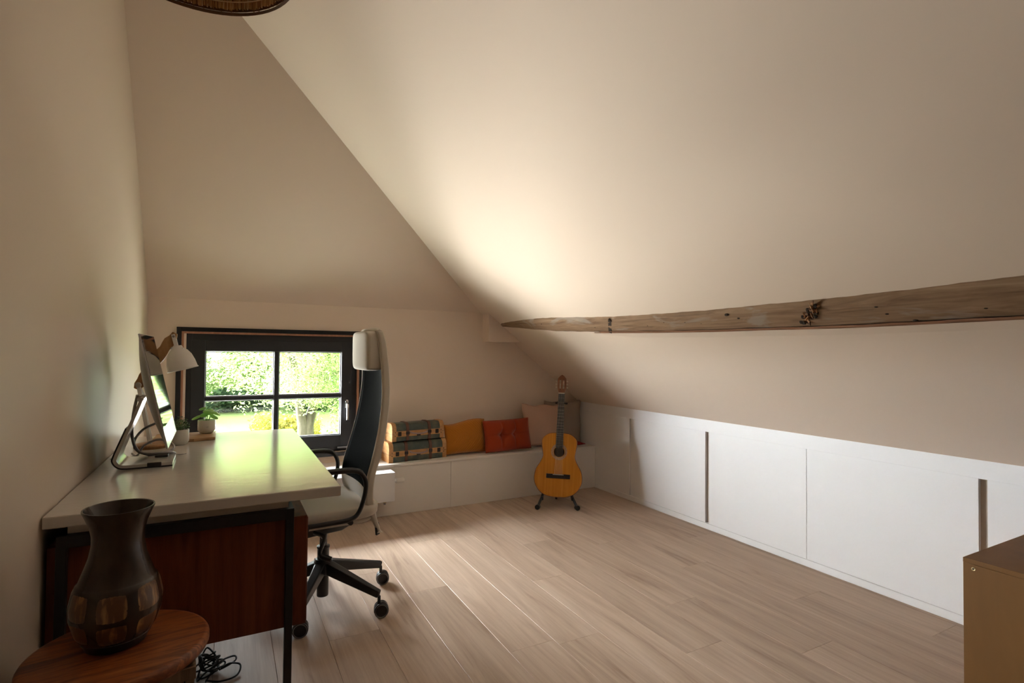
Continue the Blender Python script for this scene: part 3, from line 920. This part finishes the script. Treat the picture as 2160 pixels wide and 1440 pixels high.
# ------------------------------------------------------------------ desk
DZ = .768
DX0, DX1, DY0, DY1 = XL + .006, .382, 2.040, 3.668
dk = thing('desk', 'white topped desk with black steel frame and mahogany box', 'desk', (0, 0, 0))
MB().box(DX0, DX1, DY0, DY1, DZ - .037, DZ).build('tabletop', 'desk_white', dk, bevel=.004)
MB().box(-.422, .206, DY0 + .045, DY1 - .09, DZ - .068, DZ - .0375).build('under_board', 'desk_under', dk)
LW = .026
FX0, FX1, FYa, FYb = -.445, .2235, 2.062, 3.58
FZ = DZ - .069
for y in (FYa, FYb):
    MB().box(FX0 + LW, FX1 - LW, y, y + LW, FZ - .037, FZ).build('frame_rail', 'black_steel', dk, bevel=.0012)
    for x in (FX0, FX1 - LW):
        MB().box(x, x + LW, y, y + LW, 0, FZ + .0005).build('leg', 'black_steel', dk, bevel=.0015)
for x in (FX0, FX1 - LW):
    MB().box(x, x + LW, FYa + LW, FYb, FZ - .037, FZ).build('frame_rail', 'black_steel', dk, bevel=.0012)
db = MB().box(DX0 + .002, .272, 2.0925, 2.45, .265, .660).build('drawer_box', 'mahogany', dk, bevel=.002)
MB().box(.2715, .276, 2.10, 2.443, .272, .458).build('drawer_front', 'mahogany', db, bevel=.0015)
MB().box(.2715, .276, 2.10, 2.443, .462, .652).build('drawer_front', 'mahogany', db, bevel=.0015)

# ------------------------------------------------------------------ chair
ch = thing('office_chair', 'tall cream office chair with black mesh back and five casters', 'chair', (.456, 2.788, 0), R(3.5))
def loc_(x, y, z): return (x - .456, y - 2.788, z)
# back profile: height -> x (local), half width
bp = [(.385, .204, .195), (.47, .168, .205), (.56, .146, .215), (.655, .150, .222), (.765, .180, .220), (.90, .212, .205), (1.04, .232, .185), (1.155, .234, .168), (1.295, .222, .155), (1.37, .205, .148)]
bx_ = [(a, b_) for a, b_, _ in bp]; bw_ = [(a, c) for a, _, c in bp]
def smooth_tab(tab, k=8):
    return [(p.x, p.y) for p in crom([(a, b_) for a, b_ in tab], k)]
bx_, bw_ = smooth_tab(bx_), smooth_tab(bw_)
zs = [.385 + (1.37 - .385) * i / 44 for i in range(45)]
shell = MB()
for s_ in (-1, 1):
    shell_pts = [(lerp1(bx_, z), s_ * lerp1(bw_, z), z) for z in zs]
    vs_, fs = [], []
    for i, (x, y, z) in enumerate(shell_pts):
        tk = .036 if z > .5 else .018 + .018 * (z - .385) / .115
        for dx, dy in ((-tk * .5, -.010), (-tk * .42, .010), (tk * .5, .012), (tk * .5, -.012)):
            vs_.append((x + dx, y + s_ * dy, z))
    for i in range(len(shell_pts) - 1):
        for j in range(4):
            q = (i * 4 + j, i * 4 + (j + 1) % 4, (i + 1) * 4 + (j + 1) % 4, (i + 1) * 4 + j)
            fs.append(q if s_ < 0 else q[::-1])
    e = (len(shell_pts) - 1) * 4
    fs += [(0, 1, 2, 3), (e, e + 1, e + 2, e + 3)]
    shell.add(vs_, fs)
bf = shell.build('back_frame', 'fabric_cream', ch, bevel=.006, smooth=50)
def back_surf(off, z0, z1, sag=.022):
    def f(u, v):
        z = z0 + (z1 - z0) * v
        a = u * 2 - 1
        return (lerp1(bx_, z) + off + sag * (1 - a * a), a * lerp1(bw_, z), z)
    return f
mp_ = MB().grid(back_surf(-.0185, .585, 1.36), 14, 40).build('mesh_panel', 'mesh_black', ch, smooth=60)
so = mp_.modifiers.new('solid', 'SOLIDIFY'); so.thickness = .004; so.offset = 0
for s_ in (-1, 1):
    MB().tube([(lerp1(bx_, z) - .0185, s_ * lerp1(bw_, z), z) for z in zs if z > .56], .0035, 6).build('edge_piping', 'fabric_cream', ch, smooth=60)
lp = MB().grid(back_surf(-.016, .475, .600), 14, 8).build('lower_back_panel', 'fabric_cream', ch, smooth=60)
so = lp.modifiers.new('solid', 'SOLIDIFY'); so.thickness = .012; so.offset = 0
tr_ = MB()
zz = 1.372
tr_.tube([(lerp1(bx_, 1.37), -.150, 1.362), (lerp1(bx_, 1.37), -.12, 1.372), (lerp1(bx_, 1.37) + .004, 0, 1.375), (lerp1(bx_, 1.37), .12, 1.372), (lerp1(bx_, 1.37), .150, 1.362)], .016, 8)
tr_.build('top_rail', 'fabric_cream', ch, smooth=60)
for s_ in (-1, 1):
    MB().bar((.190, s_ * .199, .432), (.197, s_ * .195, .372), .014, .020, .012, .022).build('back_bracket', 'plastic_black', ch, bevel=.003)
def hrest(x, y, z):
    return (x + .25 * (z - 1.27) * -.05 + .25 * y * y * 1.0, y, z)
MB().superell((.184, 0, 1.270), (.085, .30, .200), .28, .30, 36, 20, hrest).build('headrest', 'fabric_cream', ch, smooth=70)
# seat: cushion with rounded front edge
def seat_fn(x, y, z):
    z += .012 * (abs(y) / .23) ** 3 * (z > .49)
    if x < -.18: z -= .9 * (x + .18) ** 2 * 3
    if x > .10: z += .5 * (x - .10) ** 2 * 4
    return (x, y, z)
MB().superell((-.030, 0, .492), (.46, .475, .062), .45, .22, 44, 16, seat_fn).build('seat', 'fabric_cream', ch, smooth=70)
MB().superell((-.03, 0, .457), (.43, .44, .03), .4, .22, 36, 10, seat_fn).build('seat_pan', 'fabric_cream', ch, smooth=60)
for s_ in (-1, 1):
    y = s_ * .268
    ar = crom([(-.11, y, .718), (-.03, y, .717), (.045, y, .715), (.088, y, .700), (.112, y, .655), (.108, y, .590), (.082, y, .515), (.04, y, .488), (-.05, y - s_ * .008, .482), (-.15, y - s_ * .015, .478)], 5)
    a_ = MB().tube(ar, [.0135] * 16 + [.0105] * (len(ar) - 16), 10).build('armrest', 'plastic_black', ch, smooth=60)
    for x in (.045, -.15):
        MB().tube([(x, y + s_ * .004, .474), (x, y - s_ * .05, .470)], .012, 10).build('bolt', 'plastic_black', a_, smooth=60)
MB().hexa([(-.13, -.07, .365), (.06, -.06, .375), (.06, .06, .375), (-.13, .07, .365), (-.17, -.11, .445), (.17, -.10, .445), (.17, .10, .445), (-.17, .11, .445)]).build('tilt_mechanism', 'plastic_black', ch, bevel=.008)
MB().bar((.05, 0, .40), (.20, 0, .455), .05, .012).build('back_support', 'plastic_black', ch, bevel=.003)
MB().tube(crom([(-.08, -.10, .40), (-.05, -.17, .39), (-.075, -.20, .33), (-.03, -.225, .305)], 4), [.010] * 9 + [.013] * 4, 8).build('lever', 'plastic_black', ch, smooth=60)
MB().lathe([(.018, .28), (.018, .39)], 20, (-.016, 0, 0)).build('gas_lift', 'plastic_black', ch, smooth=40)
MB().lathe([(.027, .052), (.028, .056), (.028, .285), (.031, .288), (.031, .297), (.024, .300)], 24, (-.016, 0, 0)).build('column', 'plastic_black', ch, smooth=40)
MB().lathe([(.040, .160), (.052, .170), (.050, .205), (.036, .235)], 24, (-.016, 0, 0)).build('hub', 'plastic_black', ch, smooth=40)
for a in (20.5, -51.5, -123.5, 92.5, 164.5):
    a = R(a - 3.5)
    d = Vector((math.cos(a), math.sin(a), 0)); c = Vector((.012, 0, 0)); tip = c + d * .31
    h0 = Vector((-.016, 0, 0)) + d * .03
    mid = h0.lerp(tip, .5)
    lg = MB().bar((h0.x, h0.y, .195), (tip.x, tip.y, .108), .052, .055, .026, .036).build('base_leg', 'plastic_black', ch, bevel=.006)
    MB().tube([(tip.x, tip.y, .10), (tip.x, tip.y, .055)], .008, 8).build('caster_stem', 'plastic_black', lg)
    sw = a + R(50 if a > 0 else -30)
    ax = Vector((-math.sin(.25), -math.cos(.25), 0))
    off = Vector((.012, .004, 0))
    hc = tip + off + Vector((0, 0, .0335))
    MB().lathe([(.026, -.012), (.0345, -.009), (.0345, .009), (.026, .012)], 20, hc, ax=ax).build('caster_hood', 'plastic_black', lg, smooth=40)
    for s_ in (-1, 1):
        w_ = MB().lathe([(.027, 0), (.0332, .003), (.0332, .013), (.029, .016), (.0265, .0155), (.026, .013), (.001, .014)] , 24, hc + ax * s_ * .010, ax=ax * s_).build('wheel', 'plastic_black', lg, smooth=40)
        MB().lathe([(.0265, .0158), (.0300, .0164), (.0300, .0150), (.0265, .0150)], 24, hc + ax * s_ * .010, ax=ax * s_, closed=True).build('wheel_ring', 'caster_grey', lg)

# ------------------------------------------------------------------ computer
pcx = thing('computer_monitor', 'aluminium all-in-one computer on the desk, seen from the side', 'computer', (-.255, 2.80, DZ), R(1.0))
# screen plane in local coordinates: bottom x=.048,z=.10  top x=-.055,z=.562 ; width along y
bx0_, bz0_, tx0_, tz0_ = .048, .100, -.055, .562
sd = Vector((tx0_ - bx0_, 0, tz0_ - bz0_)); H_ = sd.length; sd.normalize()
nr = Vector((sd.z, 0, -sd.x))          # faces the chair
HW = .262
def scr(y, t, o): return Vector((bx0_, 0, bz0_)) + sd * (t * H_) + nr * o + Vector((0, y, 0))
bk = MB()
def bulge(u, v):
    a, c = u * 2 - 1, v * 2 - 1
    th = .045 * (max(0, 1 - abs(a) ** 2.2) * max(0, 1 - abs(c) ** 2.2)) ** .7
    return scr(a * HW, v, -.006 - th)
bk.grid(bulge, 24, 24)
hs_ = MB()
ms_ = bk.build('back_shell', 'alu_back', pcx, smooth=60)
q = [scr(-HW, 0, -.007), scr(HW, 0, -.007), scr(HW, 1, -.007), scr(-HW, 1, -.007), scr(-HW, 0, 0), scr(HW, 0, 0), scr(HW, 1, 0), scr(-HW, 1, 0)]
MB().hexa(q).build('bezel', 'alu', pcx, bevel=.0015)
q = [scr(-HW + .003, .175, 0), scr(HW - .003, .175, 0), scr(HW - .003, .994, 0), scr(-HW + .003, .994, 0), scr(-HW + .003, .175, .0012), scr(HW - .003, .175, .0012), scr(HW - .003, .994, .0012), scr(-HW + .003, .994, .0012)]
MB().hexa(q).build('screen', 'screen', pcx)
# stand: bent plate with black backing, neck to the hinge
sw_ = .105
sp_ = crom([(.055, .006), (-.02, .006), (-.105, .006), (-.135, .012), (-.152, .035), (-.148, .06), (-.125, .125), (-.085, .235), (-.066, .295)], 5)
def plate(o0, o1, w, n0, n1):
    mb = MB(); pts = sp_[n0:n1]
    vs_, fs = [], []
    for i, p in enumerate(pts):
        j0, j1 = max(i - 1, 0), min(i + 1, len(pts) - 1)
        t = (pts[j1] - pts[j0]).normalized(); nn_ = Vector((-t.y, t.x))
        wi = w * (1 - .12 * max(0, p.y - .05) / .25)
        for o, s_ in ((o0, -1), (o0, 1), (o1, 1), (o1, -1)):
            vs_.append((p.x + nn_.x * o, s_ * wi, p.y + nn_.y * o))
    for i in range(len(pts) - 1):
        for j in range(4):
            fs.append((i * 4 + j, i * 4 + (j + 1) % 4, (i + 1) * 4 + (j + 1) % 4, (i + 1) * 4 + j))
    e = (len(pts) - 1) * 4
    fs += [(3, 2, 1, 0), (e, e + 1, e + 2, e + 3)]
    return mb.add(vs_, fs)
stand = plate(0, -.012, sw_, 0, len(sp_)).build('stand', 'alu', pcx, smooth=45)
plate(.0005, .006, sw_ * .98, 0, int(len(sp_) * .82)).build('backing_pad', 'plastic_black', stand, smooth=45)
MB().tube([(-.07, -.03, .285), (-.07, .03, .285)], .014, 14).build('hinge', 'alu', stand, smooth=50)
MB().box(-.035, .015, -.112, -.10, .002, .022).build('clip', 'plastic_black', stand, bevel=.002)
MB().box(-.02, .03, .03, .085, .0185, .026).build('cable_holder', 'plastic_black', stand, bevel=.002)
cb = MB().tube(crom([(-.085, .0, .30), (-.10, .02, .22), (-.105, .03, .12), (-.085, .05, .05), (-.04, .06, .032), (.0, .06, .034), (.03, .09, .03), (.045, .16, .012), (.02, .24, .006)], 7), .0062, 8)
tag(cb.build('power_cable', 'cable_grey', smooth=60, loc=(-.255, 2.80, DZ)), 'thick grey cable hanging from behind the computer', 'cable')
cb = MB().tube(crom([(-.03, .12, .16), (-.075, .12, .135), (-.105, .11, .09), (-.095, .09, .05), (-.05, .09, .022), (.0, .11, .018), (.04, .14, .035), (.03, .18, .055), (-.02, .19, .075), (-.075, .17, .055), (-.10, .16, .012), (-.13, .25, .007)], 7), .0052, 8)
tag(cb.build('looped_cable', 'cable_grey', smooth=60, loc=(-.255, 2.80, DZ)), 'grey cable coiled in a loop under the computer screen', 'cable')
cb = MB().tube(crom([(-.20, .16, .004), (-.13, .10, .004), (-.06, .18, .005), (.02, .20, .004), (.07, .15, .004), (.09, .18, .004)], 6), .0022, 6)
tag(cb.build('thin_cable', 'cable_grey', smooth=60, loc=(-.255, 2.80, DZ)), 'thin pale wire lying on the desk behind the computer', 'cable')

# ------------------------------------------------------------------ desk lamp
LY = 3.25
ls = thing('desk_lamp', 'white metal desk lamp with wooden arm beside the window', 'lamp', (-.33, LY, DZ))
def L(x, z, y=0): return (x + .33, y, z - DZ)
MB().lathe([(.075, 0), (.078, .004), (.078, .014), (.072, .02), (.012, .022)], 32).build('base', 'lamp_wood', ls, smooth=40)
for s_ in (-1, 1):
    MB().bar(L(-.335, .786, s_ * .020), L(-.392, 1.095, s_ * .016), .006, .018, up=(1, 0, 0)).build('lower_arm', 'lamp_white', ls, bevel=.002)
kn = MB().tube([L(-.39, 1.088, -.026), L(-.39, 1.088, .026)], .014, 14).build('lower_joint', 'steel', ls, smooth=50)
MB().tube([L(-.39, 1.088, -.034), L(-.39, 1.088, -.024)], .008, 6).build('wing_nut', 'steel', kn)
# live-edge wooden arm
wa, wb_ = Vector(L(-.400, 1.066)), Vector(L(-.238, 1.352))
ad = (wb_ - wa).normalized(); an = Vector((-ad.z, 0, ad.x))
po = []
NA = 14
for i in range(NA + 1):
    t_ = i / NA; w_ = .026 * min(1, math.sin(math.pi * min(max(t_, .03), .97)) * 3) ** .6
    po.append(wa.lerp(wb_, t_) + an * (w_ + .003 * math.sin(i * 2.3)))
for i in range(NA, -1, -1):
    t_ = i / NA; w_ = .024 * min(1, math.sin(math.pi * min(max(t_, .03), .97)) * 3) ** .6
    po.append(wa.lerp(wb_, t_) - an * (w_ + .002 * math.sin(i * 1.7)))
MB().prism([(p.x, p.z) for p in po], 1, -.011, .011).build('wooden_arm', 'lamp_wood', ls, bevel=.003)
sj = Vector(L(-.246, 1.334)); sa = Vector((.26, -.05, -1)).normalized()      # shade axis points down
s0_ = sj + sa * .052
shp = [(r_ * .92, z_) for r_, z_ in [(.0225, 0), (.026, -.0), (.030, .014), (.048, .028), (.062, .052), (.071, .085), (.075, .118), (.079, .122), (.0785, .125), (.073, .120), (.069, .086), (.060, .054), (.046, .031), (.028, .017), (.0215, .004)]]
sh = MB().lathe(shp, 40, s0_, ax=sa).build('shade', 'lamp_white', ls, smooth=40)
yo = MB()
sidev = Vector((0, 1, 0))
for s_ in (-1, 1):
    yo.bar(sj + sidev * s_ * .0165 - sa * .012, s0_ + sidev * s_ * .021 + sa * .014, .004, .017, up=(1, 0, .2))
yo.build('yoke', 'lamp_white', ls, bevel=.001)
MB().tube([sj - sidev * .022, sj + sidev * .022], .006, 10).build('pivot_bolt', 'steel', ls, smooth=50)
MB().lathe([(.022, -.001), (.022, .014), (.026, .016)], 20, s0_, ax=sa).build('socket', 'lamp_white', sh, smooth=40)
MB().superell(s0_ + sa * .075, (.05, .05, .055), 1, 1, 16, 10).build('bulb', 'lamp_inside', sh, smooth=60)
for s_ in (-1, 1):
    MB().superell(s0_ + Vector((s_ * .024, -.018, 0)) + sa * .010, (.006, .006, .006), 1, 1, 8, 6).build('rivet', 'chrome_dark', sh)
MB().tube(crom([L(-.39, 1.09, .03), L(-.36, 1.0, .04), L(-.30, .86, .06), L(-.28, .79, .07), L(-.36, .772, .09)], 6), .0025, 6).build('cord', 'cable_grey', ls, smooth=60)

# ------------------------------------------------------------------ board and plants
tag(MB().prism([(-.345, 3.40), (-.30, 3.365), (-.150, 3.345), (-.050, 3.375), (-.050, 3.610), (-.345, 3.610)], 2, DZ + .0005, DZ + .017).build('serving_board', 'board_wood', bevel=.003),
    'brown wooden board on the desk under the small plant pot', 'board')
def pot(t, r0, r1, h, m, soil=.85):
    MB().lathe([(r0 * .8, 0), (r0, .004), (r1 * 1.01, h * .25), (r1, h * .95), (r1 * .985, h), (r1 * .90, h), (r1 * .88, h * .9), (r1 * .88, h * soil)], 32).build('pot', m, t, smooth=40)
    MB().lathe([(r1 * .88, h * soil - .004), (r1 * .88, h * soil), (0.001, h * soil + .003)], 20).build('soil', 'soil', t, smooth=50)
p1 = thing('potted_pilea', 'small round-leaved green plant in a speckled stoneware pot', 'plant', (-.098, 3.545, DZ + .0175))
pot(p1, .034, .0455, .076, 'pot_glaze')
for dx, dy, z, s_, tx, ty in [(-.048, -.01, .100, .030, -.6, .3), (.008, -.02, .126, .030, .4, .6), (.046, .0, .118, .027, .7, .3), (-.022, .02, .145, .020, -.4, .5), (.038, -.03, .100, .024, .7, .6), (.012, .03, .135, .022, .2, .4), (-.012, -.03, .112, .022, -.2, .8)]:
    st = MB().tube(crom([(dx * .15, dy * .15, .062), (dx * .4, dy * .4, z * .85), (dx * .8, dy * .8, z)], 4), .0018, 6).build('stem', 'stem_green', p1)
    Rm = Matrix.Rotation(tx * .7, 3, 'Y') @ Matrix.Rotation(ty * .7, 3, 'X')
    lf = MB()
    c_ = Vector((dx, dy, z))
    ring_ = [c_ + Rm @ Vector((math.cos(a) * s_ * (1.1 if math.cos(a) * dx > 0 else .9), math.sin(a) * s_ * .85, -.006)) for a in [2 * math.pi * k / 14 for k in range(14)]]
    low = [p + Rm @ Vector((0, 0, -.0012)) for p in ring_]
    lf.add([c_ + Rm @ Vector((0, 0, .002))] + ring_ + [c_ + Rm @ Vector((0, 0, .0005))] + low, [(0, 1 + k, 1 + (k + 1) % 14) for k in range(14)] + [(15, 16 + (k + 1) % 14, 16 + k) for k in range(14)] + [(1 + k, 16 + k, 16 + (k + 1) % 14, 1 + (k + 1) % 14) for k in range(14)])
    lf.build('leaf', 'pilea_leaf', p1, smooth=60)
p2 = thing('potted_herb', 'bushy dark green herb in a white pot behind the computer', 'plant', (-.212, 3.285, DZ))
pot(p2, .034, .042, .080, 'pot_white')
hb = MB(); rnd = random.Random(3)
for i in range(170):
    d = Vector((rnd.gauss(0, 1), rnd.gauss(0, 1), abs(rnd.gauss(0, 1)) * .9)).normalized() * rnd.uniform(.55, 1)
    c_ = Vector((d.x * .052, d.y * .052, .085 + d.z * .062))
    a = Vector((rnd.gauss(0, 1), rnd.gauss(0, 1), rnd.gauss(0, .5))).normalized(); b_ = a.cross(Vector((0, 0, 1)) + d).normalized()
    s_ = rnd.uniform(.006, .011)
    hb.add([c_ - a * s_, c_ + b_ * s_ * .55 + Vector((0, 0, .002)), c_ + a * s_, c_ - b_ * s_ * .55 + Vector((0, 0, .002))], [(0, 1, 2, 3)])
o = hb.build('foliage', 'herb_leaf', p2); o['kind'] = 'stuff'
hb = MB()
for i in range(24):
    a = rnd.uniform(0, 6.28); r_ = rnd.uniform(.01, .045)
    hb.tube([(math.cos(a) * .012, math.sin(a) * .012, .07), (math.cos(a) * r_, math.sin(a) * r_, .085 + rnd.uniform(.02, .05))], .0009, 5)
o = hb.build('stems', 'stem_green', p2); o['kind'] = 'stuff'

# ------------------------------------------------------------------ side table, vase
TX, TY, TZ = -.232, 1.700, .500
tb = thing('side_table', 'round reddish wood side table on a slatted crate base', 'table', (TX, TY, 0), R(4))
rt = .203
MB().lathe([(rt - .012, TZ - .034), (rt - .004, TZ - .031), (rt, TZ - .022), (rt, TZ - .010), (rt - .004, TZ - .003), (rt - .012, TZ)], 64).build('table_top', 'acacia', tb, smooth=50)
hx, hy, ct = .165, .135, TZ - .0345
for x in (-hx, hx - .02):
    for y in (-hy, hy - .02):
        MB().box(x, x + .02, y, y + .02, 0, ct).build('corner_post', 'crate_wood', tb, bevel=.002)
ns = 6
for k in range(ns):
    w_ = (2 * hx - .04) / ns
    for y in (-hy - .0005, hy - .0105):
        MB().box(-hx + .02 + k * w_ + .003, -hx + .02 + (k + 1) * w_ - .003, y, y + .011, .004, ct - .03).build('slat', 'crate_wood', tb, bevel=.001)
for k in range(5):
    w_ = (2 * hy - .04) / 5
    for x in (-hx - .0005, hx - .0105):
        MB().box(x, x + .011, -hy + .02 + k * w_ + .003, -hy + .02 + (k + 1) * w_ - .003, .004, ct - .03).build('slat', 'crate_wood', tb, bevel=.001)
for y in (-hy - .004, hy - .012):
    MB().box(-hx - .003, hx + .003, y, y + .016, ct - .03, ct).build('rail', 'crate_wood', tb, bevel=.001)
for x in (-hx - .003, hx - .012):
    MB().box(x, x + .015, -hy + .013, hy - .013, ct - .03, ct).build('rail', 'crate_wood', tb, bevel=.001)
MB().box(-hx + .012, hx - .012, -hy + .012, hy - .012, .01, ct - .032).build('gap_shade_block', 'beam_dark', tb)  # dark block added inside so the gaps between slats look shaded

va = thing('vase', 'tall dark brown ceramic vase with amber glazed patches', 'vase', (-.243, 1.722, TZ + .0005), R(15))
vp = [(.0, .0), (.058, .0), (.066, .004), (.070, .016), (.088, .045), (.0995, .085), (.1005, .115), (.094, .148), (.0885, .165), (.0865, .1665), (.0835, .170), (.073, .200), (.0625, .232), (.0575, .262), (.0575, .285), (.063, .312), (.0725, .335), (.079, .350), (.0785, .3535), (.075, .353), (.066, .332), (.056, .31), (.051, .285), (.051, .25), (.06, .21), (.08, .15), (.088, .11), (.07, .03), (.0, .015)]
MB().lathe(vp, 56).build('body', 'vase_brown', va, smooth=40)
MB().lathe([(.0585, .0002), (.067, .0042), (.0712, .016), (.0775, .026), (.0765, .0275)], 56).build('foot', 'vase_base', va, smooth=40)
prof_out = [(z, r_) for r_, z in vp[2:17]]
for row, (za, zb_) in enumerate(((.033, .086), (.094, .160))):
    for k in range(7):
        a0 = 2 * math.pi * (k + .0) / 7
        aw = 2 * math.pi / 7 * .80
        def patch(u, v, row=row, a0=a0, aw=aw, za=za, zb_=zb_, k=k):
            x, y = u * 2 - 1, v * 2 - 1
            # square to rounded-square map
            sx_ = x * math.sqrt(1 - .22 * y * y); sy_ = y * math.sqrt(1 - .22 * x * x)
            z = (za + zb_) / 2 + sy_ * (zb_ - za) / 2 + .004 * math.sin(k * 2.1 + row)
            a = a0 + sx_ * aw / 2 * (1 + .06 * math.sin(k * 3 + row))
            r_ = lerp1(prof_out, z) + .0016 * (1 - max(abs(x), abs(y)) ** 4) - .0004
            return (r_ * math.cos(a), r_ * math.sin(a), z)
        MB().grid(patch, 12, 10).build('glaze_patch', 'vase_glaze', va, smooth=60)

# black cables on the floor behind the side table
rnd = random.Random(11)
for n_, (lb, cx_, cy_, h_) in enumerate([('black cable heaped in tight loops on the floor under the desk', -.045, 2.40, .085), ('black cable with one wide loop lying on the floor under the desk', -.03, 2.39, .02)]):
    pts = []
    if n_ == 0:
        for i in range(46):
            a = i * 1.15 + rnd.uniform(-.4, .4); r_ = rnd.uniform(.02, .06)
            pts.append((cx_ + r_ * math.cos(a), cy_ + r_ * 1.1 * math.sin(a), .008 + h_ * abs(math.sin(i * .35)) * rnd.uniform(.3, 1)))
    else:
        pts = [(cx_ - .02, cy_ - .05, .006), (cx_ + .02, cy_ + .02, .03), (cx_ + .075, cy_ + .04, .035), (cx_ + .08, cy_ + .01, .03), (cx_ + .03, cy_ - .01, .02), (cx_ + .06, cy_ + .0, .03), (cx_ + .098, cy_ - .01, .02), (cx_ + .085, cy_ - .06, .008), (cx_ + .03, cy_ - .07, .006), (cx_ - .02, cy_ - .04, .006)]
    tag(MB().tube(crom(pts, 6), .0034, 6).build('floor_cable', 'cable_black', smooth=60), lb, 'cable', 'black cables under the desk')

# ------------------------------------------------------------------ plywood cabinet at the right
cz = .52
cx0, cy1 = 2.443, .958
cbn = thing('plywood_cabinet', 'honey brown plywood cabinet in the near right corner', 'cabinet', (cx0, cy1, 0))
cw, cd = .60, .80
MB().box(0, cw, -cd, 0, cz - .018, cz).build('top_panel', 'plywood', cbn, bevel=.0015)
MB().box(0.0005, .018, -cd, -.0005, 0, cz - .0183).build('side_panel', 'plywood', cbn, bevel=.0015)
MB().box(cw - .018, cw - .0005, -cd, -.0005, 0, cz - .0183).build('side_panel', 'plywood', cbn, bevel=.0015)
MB().box(.0185, cw - .0185, -.016, -.001, 0, cz - .0183).build('back_panel', 'plywood', cbn)
MB().box(.0185, cw - .0185, -cd, -.0165, .04, .058).build('shelf', 'plywood', cbn)
s_ = MB().lathe([(.0065, 0), (.0065, .0012), (.005, .0016), (.003, .0008)], 16, (.0005, -.032, cz - .034), ax=(-1, 0, 0)).build('screw', 'brass', cbn)
MB().lathe([(.0028, 0), (.0028, .0021), (.0001, .0021)], 6, (.0005, -.032, cz - .034), ax=(-1, 0, 0)).build('screw_socket', 'beam_dark', s_)

# ------------------------------------------------------------------ pendant lamp
pdt = thing('pendant_lamp', 'woven brown pendant lamp shade hanging at the top left', 'lamp', (-.104, 1.512, 2.250))
pr_ = .248
MB().lathe([(pr_ - .005, 0), (pr_ + .001, -.004), (pr_ + .004, .001), (pr_ + .001, .006)], 64, closed=True).build('rim_rope', 'rattan_dark', pdt, smooth=60)
def shr(z): return pr_ * (1 - .30 * (z / .30) ** 2.2)
_lz = [.004 + .29 * k / 8 for k in range(9)]
MB().lathe([(shr(z) - .004, z) for z in _lz] + [(.03, .305), (.03, .303)] + [(shr(z) - .0055, z) for z in _lz[::-1]], 64, closed=True).build('liner', 'rattan_dark', pdt, smooth=60)
for k in range(1):
    MB().tube([((pr_ - .010) * math.cos(a), (pr_ - .010) * math.sin(a), .030) for a in [2 * math.pi * i / 64 for i in range(64)]], .0018, 6, closed=True).build('wire_ring', 'thread_pale', pdt)
rnd = random.Random(5)
for nm, mm, n_, rr in (('strand', 'rattan', 300, .0024), ('pale_strand', 'thread_pale', 150, .0016)):
    sm_ = MB()
    for i in range(n_):
        a = 2 * math.pi * (i + rnd.uniform(-.3, .3)) / n_
        for inn in (-.0075, .001):
            z0_, z1_ = rnd.uniform(.006, .012), rnd.uniform(.26, .285)
            if nm == 'pale_strand': z0_, z1_ = (.010, .028) if rnd.random() < .5 else (.008, rnd.uniform(.06, .2))
            zs_ = [z0_ + (z1_ - z0_) * k / 4 for k in range(5)]
            sm_.tube([((shr(z) + inn) * math.cos(a), (shr(z) + inn) * math.sin(a), z) for z in zs_], rr, 4, caps=False)
    o = sm_.build(nm, mm, pdt); o['kind'] = 'stuff'
MB().tube([(0, 0, .30), (0, 0, zc(-.104) - 2.250)], .004, 8).build('cord', 'cable_black', pdt)
MB().superell((0, 0, .17), (.075, .075, .11), 1, 1, 16, 12).build('bulb', 'lamp_inside', pdt, smooth=60)
MB().lathe([(.02, .22), (.02, .30)], 16).build('socket', 'plastic_black', pdt)
